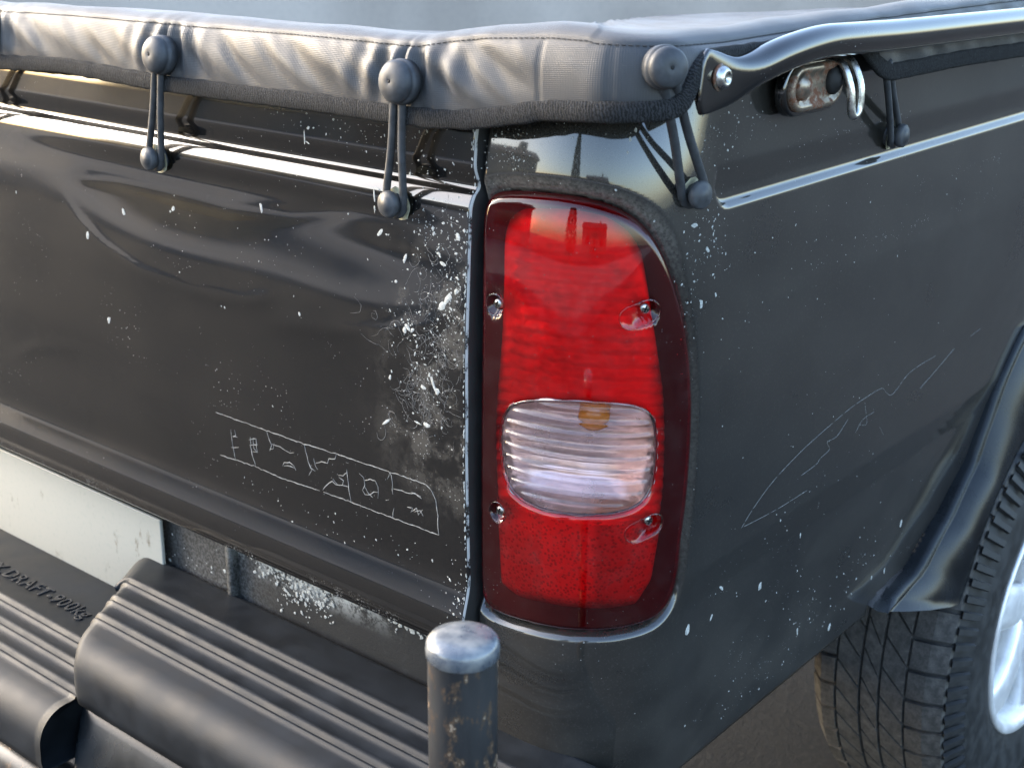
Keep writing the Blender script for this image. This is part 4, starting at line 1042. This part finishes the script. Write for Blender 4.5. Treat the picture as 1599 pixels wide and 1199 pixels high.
ZSM = [(u_of_x(x), z) for x, z in COVER_SEAM] + [(UC, 1.204), (UE + 0.05, 1.201), (u_of_y(0.3), 1.204), (u_of_y(1.0), 1.204), (u_of_y(2.0), 1.204)]
zb_f = lambda u: float(np.interp(u, [p[0] for p in ZB], [p[1] for p in ZB]))
zs_f = lambda u: float(np.interp(u, [p[0] for p in ZSM], [p[1] for p in ZSM]))
CU = np.concatenate([np.linspace(0, UC - 0.30, 260), np.linspace(UC - 0.298, UE + 0.06, 150), np.linspace(UE + 0.063, u_of_y(2.0), 200)])
NVc = 46
v = []; uv = []
edge_pts = []; seam_pts = []
CXc, CYc, HW = -0.6, 1.0, 0.78
BUTTON_U = [u_of_x(b[0]) for b in BUTTONS]
for u in CU:
    p, nrm = cpath(u); zb, zs_ = zb_f(u), zs_f(u); h = zs_ - zb
    hk = min(1.0, h / 0.05)
    base = [(0.0185, zb), (0.0195 + 0.001 * hk, zb + 0.33 * h), (0.0185 + 0.001 * hk, zb + 0.68 * h), (0.0135, zs_), (0.004, zs_ + 0.007), (-0.012, zs_ + 0.009), (-0.05, zs_ + 0.003), (-0.16, zs_ - 0.022), (-0.40, zs_ - 0.06), (-0.70, zs_ - 0.075)]
    q = smooth_path([Vector((a, b, 0)) for a, b in base], NVc)
    for k, w in enumerate(q):
        tt = k / (NVc - 1)
        o, z = w.x, w.y
        vv = (z - zb)
        amp = 0.0060 * hk * (math.sin(math.pi * min(1, tt * 9 / 3.4)) if tt < 0.37 else 0.15)
        flat = 1.0 - 0.85 * float(sstep(u, UC - 0.07, UC - 0.04) * (1 - sstep(u, UE + 0.2, UE + 0.4)))
        nz_ = noise.noise(Vector((u * 24 + vv * 34, vv * 7, 3.1))) + 0.55 * noise.noise(Vector((u * 55 + vv * 60, vv * 12, 8.2))) + 0.2 * noise.noise(Vector((u * 130 + vv * 110, vv * 30, 1.2)))
        for bu in BUTTON_U:
            du = u - bu; nz_ += 1.3 * math.exp(-(du / 0.05) ** 2) * math.sin(du * 210 + vv * 30 * (1 if du > 0 else -1)) * (0.4 + 8 * vv)
        o += amp * flat * nz_
        if tt >= 0.37: z += 0.004 * noise.noise(Vector((u * 9, o * 12, 5.0))) * min(1, (tt - 0.37) * 6)
        # stitched seam pulls the vinyl in
        if 0.30 < tt < 0.37: o -= 0.0012 * math.exp(-((tt - 0.333) / 0.008) ** 2)
        for su_ in SEAMS:
            du = u - u_of_x(su_)
            if tt < 0.33: o -= 0.0016 * math.exp(-(du / 0.0016) ** 2)
        if o >= 0: pt = p + nrm * o
        else:
            d = -o; sc = 1 - d / HW
            pt = Vector((CXc + (p.x - CXc) * sc, CYc + (p.y - CYc) * sc, 0))
        v.append((pt.x, pt.y, z)); uv.append((u, vv if tt < 0.34 else (zs_ - zb) + (tt - 0.333) * 0.8))
        if k == 0: edge_pts.append(Vector((pt.x, pt.y, z)))
        if k == int(round(0.3333 * (NVc - 1))): seam_pts.append((Vector((pt.x, pt.y, z)), nrm))
link('cover_sheet', mesh('cover_sheet', v, gridf(len(CU), NVc), uv), M['fabric'], cover)
# bound edge
ep = edge_pts
acc = [0.0]
for k in range(1, len(ep)): acc.append(acc[-1] + (ep[k] - ep[k - 1]).length)
NE = 620
bpth = []
for k in range(NE):
    L = acc[-1] * k / (NE - 1)
    bpth.append(Vector((np.interp(L, acc, [p.x for p in ep]), np.interp(L, acc, [p.y for p in ep]), np.interp(L, acc, [p.z for p in ep]))))
for _ in range(4): bpth = [bpth[0]] + [(bpth[k - 1] + bpth[k] * 2 + bpth[k + 1]) / 4 for k in range(1, NE - 1)] + [bpth[-1]]
v = []; uv = []; L = 0
sec = [(-0.0075, 0.0008), (-0.0078, -0.0022), (-0.0060, -0.0040), (0.0, -0.0046), (0.0060, -0.0042), (0.0080, -0.0024), (0.0080, 0.0008)]
for k in range(NE):
    p = bpth[k]
    if k: L += (p - bpth[k - 1]).length
    t_ = (bpth[min(k + 1, NE - 1)] - bpth[max(k - 1, 0)]).normalized()
    # outward normal of the plan at this point
    if p.x < XS_ - RCV: nr = Vector((0, -1, 0))
    elif p.y > RCV: nr = Vector((1, 0, 0))
    else: nr = (Vector((p.x, p.y, 0)) - Vector((XS_ - RCV, RCV, 0))).normalized()
    b_ = nr.cross(t_).normalized(); 
    if b_.z < 0 and abs(b_.z) > 0.3: b_ = -b_
    wob = 1.10 + 0.14 * noise.noise(Vector((L * 60, 0, 0)))
    ac = 0
    for (a, o) in sec:
        v.append(p + b_ * (a * wob) - nr * (o * wob) + nr * 0.0015); uv.append((L, ac)); ac += 0.004
link('edge_binding', mesh('edge_binding', v, gridf(NE, len(sec)), uv), M['binding'], cover)
# stitches along the seam: one joined part
v = []; f = []
L = 0; nxt = 0.0
for k in range(1, len(seam_pts)):
    (a, n1), (b, n2) = seam_pts[k - 1], seam_pts[k]
    seg = (b - a).length; d = (b - a).normalized() if seg > 0 else Vector((1, 0, 0))
    while nxt < L + seg:
        c = a + d * (nxt - L) + n1 * 0.0008 + Vector((0, 0, 0.0002)); i0 = len(v)
        s_ = Vector((0, 0, 1))
        for sx in (-1, 1):
            for sz in (-1, 1): v.append(c + d * (sx * 0.0019) + s_ * (sz * 0.0005) + n1 * (0.0001))
        f.append((i0, i0 + 2, i0 + 3, i0 + 1)); 
        for sx in (-1, 1): v.append(c + d * (sx * 0.0013) + n1 * 0.0009)
        f += [(i0, i0 + 4, i0 + 5, i0 + 2), (i0 + 1, i0 + 3, i0 + 5, i0 + 4)]
        nxt += 0.0056
    L += seg
tag(link('stitching', mesh('stitching', v, f), M['thread'], cover), kind='stuff')

# ------------------------------------------------------------------ rubber toggles: button on the cover, looped cord, hook on the body
def fastener(button, hook, bn, hn, hook_parent=truck, rb=0.020, with_button=True, sealant=True):
    b = Vector(button); h = Vector(hook); bn = Vector(bn).normalized(); hn = Vector(hn).normalized()
    if with_button:
        bt = lathe('button', [(0.0, -0.004), (rb * 1.02, -0.003), (rb * 1.04, 0.004), (rb * 1.0, 0.0065), (rb * 0.93, 0.0072), (rb * 0.96, 0.009), (rb * 0.95, 0.0125), (rb * 0.82, 0.0155), (rb * 0.5, 0.018), (rb * 0.12, 0.0190), (rb * 0.07, 0.0185), (rb * 0.06, 0.015), (0.0, 0.015)], b, bn, M['rubber'], cover, 40)
        lathe('button_hole', [(0.0, 0.0), (0.0015, 0.0), (0.0012, 0.0004), (0, 0.0004)], b + bn * 0.0188, bn, M['rubber_dark'], cover, 14)
    dn = (h - b).normalized()
    s = dn.cross(bn).normalized()
    w0, w1 = 0.0048, 0.0112
    st = b + bn * 0.006 + dn * (rb * 0.55)
    e = h + hn * 0.0055
    P = [st + s * w0, st + dn * 0.02 + s * (w0 + 0.001), (st + e) / 2 + s * (w0 + w1) / 2 - s * 0.001, e - dn * 0.012 + s * w1]
    for k in range(7):
        a = math.pi * k / 6; P.append(e + s * (math.cos(a) * w1) + dn * (math.sin(a) * w1))
    P += [e - dn * 0.012 - s * w1, (st + e) / 2 - s * (w0 + w1) / 2 + s * 0.001, st + dn * 0.02 - s * (w0 + 0.001), st - s * w0]
    sweep('cord_loop', smooth_path(P, 90), lambda k, n_: circ(0.0035, 10, 0.0042), M['rubber'], cover, upv=bn)
    hk = lathe('hook', [(0.0, -0.006), (0.0125, -0.006), (0.0128, 0.0), (0.0095, 0.002), (0.0078, 0.004), (0.0080, 0.0085), (0.0118, 0.0100), (0.0130, 0.0125), (0.0125, 0.0160), (0.0105, 0.0178), (0.0076, 0.0182), (0.0070, 0.0192), (0.0, 0.0195)], h, hn, M['rubber'], hook_parent, 32)
    if sealant:
        rr_ = random.Random(int(abs(h.x) * 1e4))
        v = [h + hn * 0.0006 + dn * 0.001]; n = 22; sx = hn.cross(dn)
        for k in range(n):
            a = 2 * math.pi * k / n; r_ = 0.0148 + 0.0018 * rr_.random() + 0.004 * max(0, math.cos(a)) * rr_.random()
            v.append(h + hn * 0.0006 + dn * (r_ * math.cos(a)) + sx * (r_ * math.sin(a)))
        link('hook_sealant', mesh('hook_sealant', v, [(0, 1 + k, 1 + (k + 1) % n) for k in range(n)]), M['putty'], hook_parent)
for k, (bpos, hpos, bn, hn) in enumerate(TOGGLES): fastener(bpos, hpos, bn, hn, rb=0.0172 if k == 3 else 0.020)
def lettering(name, text, size, extr, mat, parent, mw):
    c_ = bpy.data.curves.new(name, 'FONT'); c_.body = text; c_.size = size; c_.extrude = extr; c_.align_x = 'CENTER'; c_.align_y = 'CENTER'
    t_ = bpy.data.objects.new('lettering_source', c_); COL.objects.link(t_); bpy.context.view_layer.update()
    m_ = bpy.data.meshes.new_from_object(t_.evaluated_get(bpy.context.evaluated_depsgraph_get())); bpy.data.objects.remove(t_)
    m_.materials.clear(); m_.transform(mw); return link(name, m_, mat, parent, smooth=False)
_b, _, _n, _h = TOGGLES[3]; _n = Vector(_n).normalized(); _x = Vector((0, 0, 1)).cross(_n).normalized(); _y = _n.cross(_x)
_c = Vector(_b) + _n * 0.0158 - _y * 0.0100; _y2 = _y.copy(); _n2 = _n.copy(); _y2.rotate(Matrix.Rotation(0.42, 3, _x)); _n2.rotate(Matrix.Rotation(0.42, 3, _x))
lettering('button_lettering', 'STAY', 0.0046, 0.0004, M['rubber_dark'], cover, Matrix(((_x.x, _y2.x, _n2.x, _c.x), (_x.y, _y2.y, _n2.y, _c.y), (_x.z, _y2.z, _n2.z, _c.z), (0, 0, 0, 1))))
fastener(TOG4[0], TOG4[1], (1, 0, 0.05), (1, 0, 0), with_button=False)

# ------------------------------------------------------------------ post
post = tag(empty('steel_post', (POST[0], POST[1], GROUND_Z)), 'chipped black steel post with domed metal cap standing against the bumper', 'post')
lathe('post_tube', [(0.0258, GROUND_Z - POST[2]), (0.0258, -0.02), (0.0260, -0.012), (0.0262, -0.006), (0.0255, -0.004)], POST, (0, 0, 1), M['post'], post, 64)
lathe('post_cap', [(0.0262, -0.013), (0.0270, -0.012), (0.0273, -0.006), (0.0268, -0.0015), (0.0245, 0.0015), (0.018, 0.0032), (0.010, 0.0040), (0.0, 0.0042)], POST, (0, 0, 1), M['cap'], post, 64)

# ------------------------------------------------------------------ scratches, chips, crust
def ribbon(v, f, pts, w, nrm, lift=0.0003, taper=True):
    pts = [Vector(p) for p in pts]; n = len(pts); nrm = Vector(nrm)
    i0 = len(v)
    for k, p in enumerate(pts):
        t_ = (pts[min(k + 1, n - 1)] - pts[max(k - 1, 0)]).normalized(); s = nrm.cross(t_)
        if s.length < 1e-5: s = Vector((1, 0, 0))
        s.normalize(); ww = w * random.uniform(0.55, 1.25) * (0.5 if taper and k in (0, n - 1) else 1)
        v.append(p + nrm * lift + s * ww); v.append(p + nrm * lift - s * ww); v.append(p + nrm * (lift + w * 0.5))
    for k in range(n - 1):
        a = i0 + 3 * k; b = a + 3
        f.append((a, b, b + 2, a + 2)); f.append((a + 2, b + 2, b + 1, a + 1))
def refine(pts, seg=0.004, jit=0.0):
    o = []
    for a, b in zip(pts[:-1], pts[1:]):
        a, b = np.array(a), np.array(b); n = max(1, int(np.hypot(*(b - a)) / seg))
        for k in range(n): o.append(a + (b - a) * k / n + np.array([random.gauss(0, jit), random.gauss(0, jit)]))
    o.append(np.array(pts[-1])); return o
def tgp(p): return Vector((p[0], float(tg_y(p[0], np.array([p[1]]))[0]), p[1]))
def bsp(p):
    s, z = p; a = body_pos(np.array([s]), np.array([z]), np.array([0.0]))[0]
    return Vector(a)
def bsn(p):
    a = body_pos(np.array([p[0]]), np.array([p[1]]), np.array([0.0]))[0]; b = body_pos(np.array([p[0]]), np.array([p[1]]), np.array([-0.01]))[0]
    return (Vector(b) - Vector(a)).normalized()
for st in SCRATCH_T:
    v = []; f = []; ribbon(v, f, [tgp(p) for p in refine(st, 0.004, 0.00035)], 0.00046, (0, -1, 0))
    link('scratch', mesh('scratch', v, f), M['scratch'], tailgate)
for st in SCRATCH_S:
    q = [np.array((p.x, p.y)) for p in smooth_path([(a, b, 0) for a, b in st], len(st) * 10)]
    v = []; f = []
    for a in range(0, len(q) - 1, 1):
        if random.random() < 0.88: ribbon(v, f, [bsp(q[a]), bsp(q[a + 1])], 0.00045, bsn(q[a]))
    link('scratch', mesh('scratch', v, f), M['scratch'], bed_side)
def chip(v, f, c, nrm, r, el=1.0, ang=0.0, lift=0.0004):
    nrm = Vector(nrm); a = Vector((0, 0, 1)); a = (a - nrm * a.dot(nrm)).normalized(); b = nrm.cross(a)
    a2 = a * math.cos(ang) + b * math.sin(ang); b2 = nrm.cross(a2)
    i0 = len(v); n = 8
    v.append(c + nrm * (lift + r * 0.25))
    for k in range(n):
        t_ = 2 * math.pi * k / n; rr_ = r * random.uniform(0.65, 1.2)
        v.append(c + nrm * (lift * 0.3) + a2 * (rr_ * el * math.cos(t_)) + b2 * (rr_ * math.sin(t_)))
    for k in range(n): f.append((i0, i0 + 1 + k, i0 + 1 + (k + 1) % n))
v = []; f = []
for (p, r, el, ang) in CHIP_T: chip(v, f, tgp(p), (0, -1, 0), r, el, ang)
def cluster(v, f, fn, nfn, c, sx, sz, n, rmin, rmax, rot=0.0):
    for _ in range(n):
        a, b = random.gauss(0, sx), random.gauss(0, sz)
        p = (c[0] + a * math.cos(rot) - b * math.sin(rot), c[1] + a * math.sin(rot) + b * math.cos(rot))
        if (fn is tgp and p[0] > -0.005) or (fn is bsp and p[1] < 0.462): continue
        r = rmin + (rmax - rmin) * random.random() ** 4
        chip(v, f, fn(p), nfn(p), r, random.uniform(1, 2.2), random.uniform(0, 3))
tn = lambda p: (0, -1, 0)
for (c, sx, sz, n, r0, r1, rot) in CLUSTER_T: cluster(v, f, tgp, tn, c, sx, sz, n, r0, r1, rot)
for k in range(110):     # paint lifting along the shut line
    z = random.uniform(0.64, 1.118); chip(v, f, tgp((-0.0042 - abs(random.gauss(0, 0.0008)), z)), (0.3, -0.95, 0), random.uniform(0.0003, 0.0009), random.uniform(1, 4.5), random.gauss(0, 0.15))
tag(link('paint_flaking', mesh('paint_flaking', v, f), M['lime'], tailgate), kind='stuff')
# tangle of fine grey scuffs
v = []; f = []
for (c, sx, sz, n, ln) in TANGLE_T:
    for _ in range(n):
        p = np.array([c[0] + random.gauss(0, sx), c[1] + random.gauss(0, sz)]); a = random.uniform(0, 6.28); cur = random.gauss(0, 0.5); pts = [p]
        for k in range(random.randint(3, 8)):
            a += cur + random.gauss(0, 0.35); p = p + np.array([math.cos(a), math.sin(a)]) * ln * random.uniform(0.5, 1.3)
            if p[0] > -0.006: break
            pts.append(p)
        if len(pts) > 2: ribbon(v, f, [tgp(q) for q in pts], random.uniform(0.00008, 0.00018), (0, -1, 0), 0.0002)
tag(link('scuffing', mesh('scuffing', v, f), M['web'], tailgate), kind='stuff')
v = []; f = []
for (p, r, el, ang) in CHIP_S: chip(v, f, bsp(p), bsn(p), r, el, ang)
for (c, sx, sz, n, r0, r1, rot) in CLUSTER_S: cluster(v, f, bsp, bsn, c, sx, sz, n, r0, r1, rot)
tag(link('paint_flaking', mesh('paint_flaking', v, f), M['lime'], bed_side), kind='stuff')
# lime crust along the joint below the tailgate
v = []; f = []
for (x0, x1, n, zc_, dz, y) in CRUST:
    for _ in range(n):
        x = random.uniform(x0, x1); z = zc_ + random.gauss(0, dz)
        chip(v, f, Vector((x, y, min(z, 0.5745))), (0, -1, 0), 0.0006 + 0.0022 * random.random() ** 3, random.uniform(1, 2), random.uniform(0, 3))
tag(link('lime_crust', mesh('lime_crust', v, f), M['lime'], truck), kind='stuff')
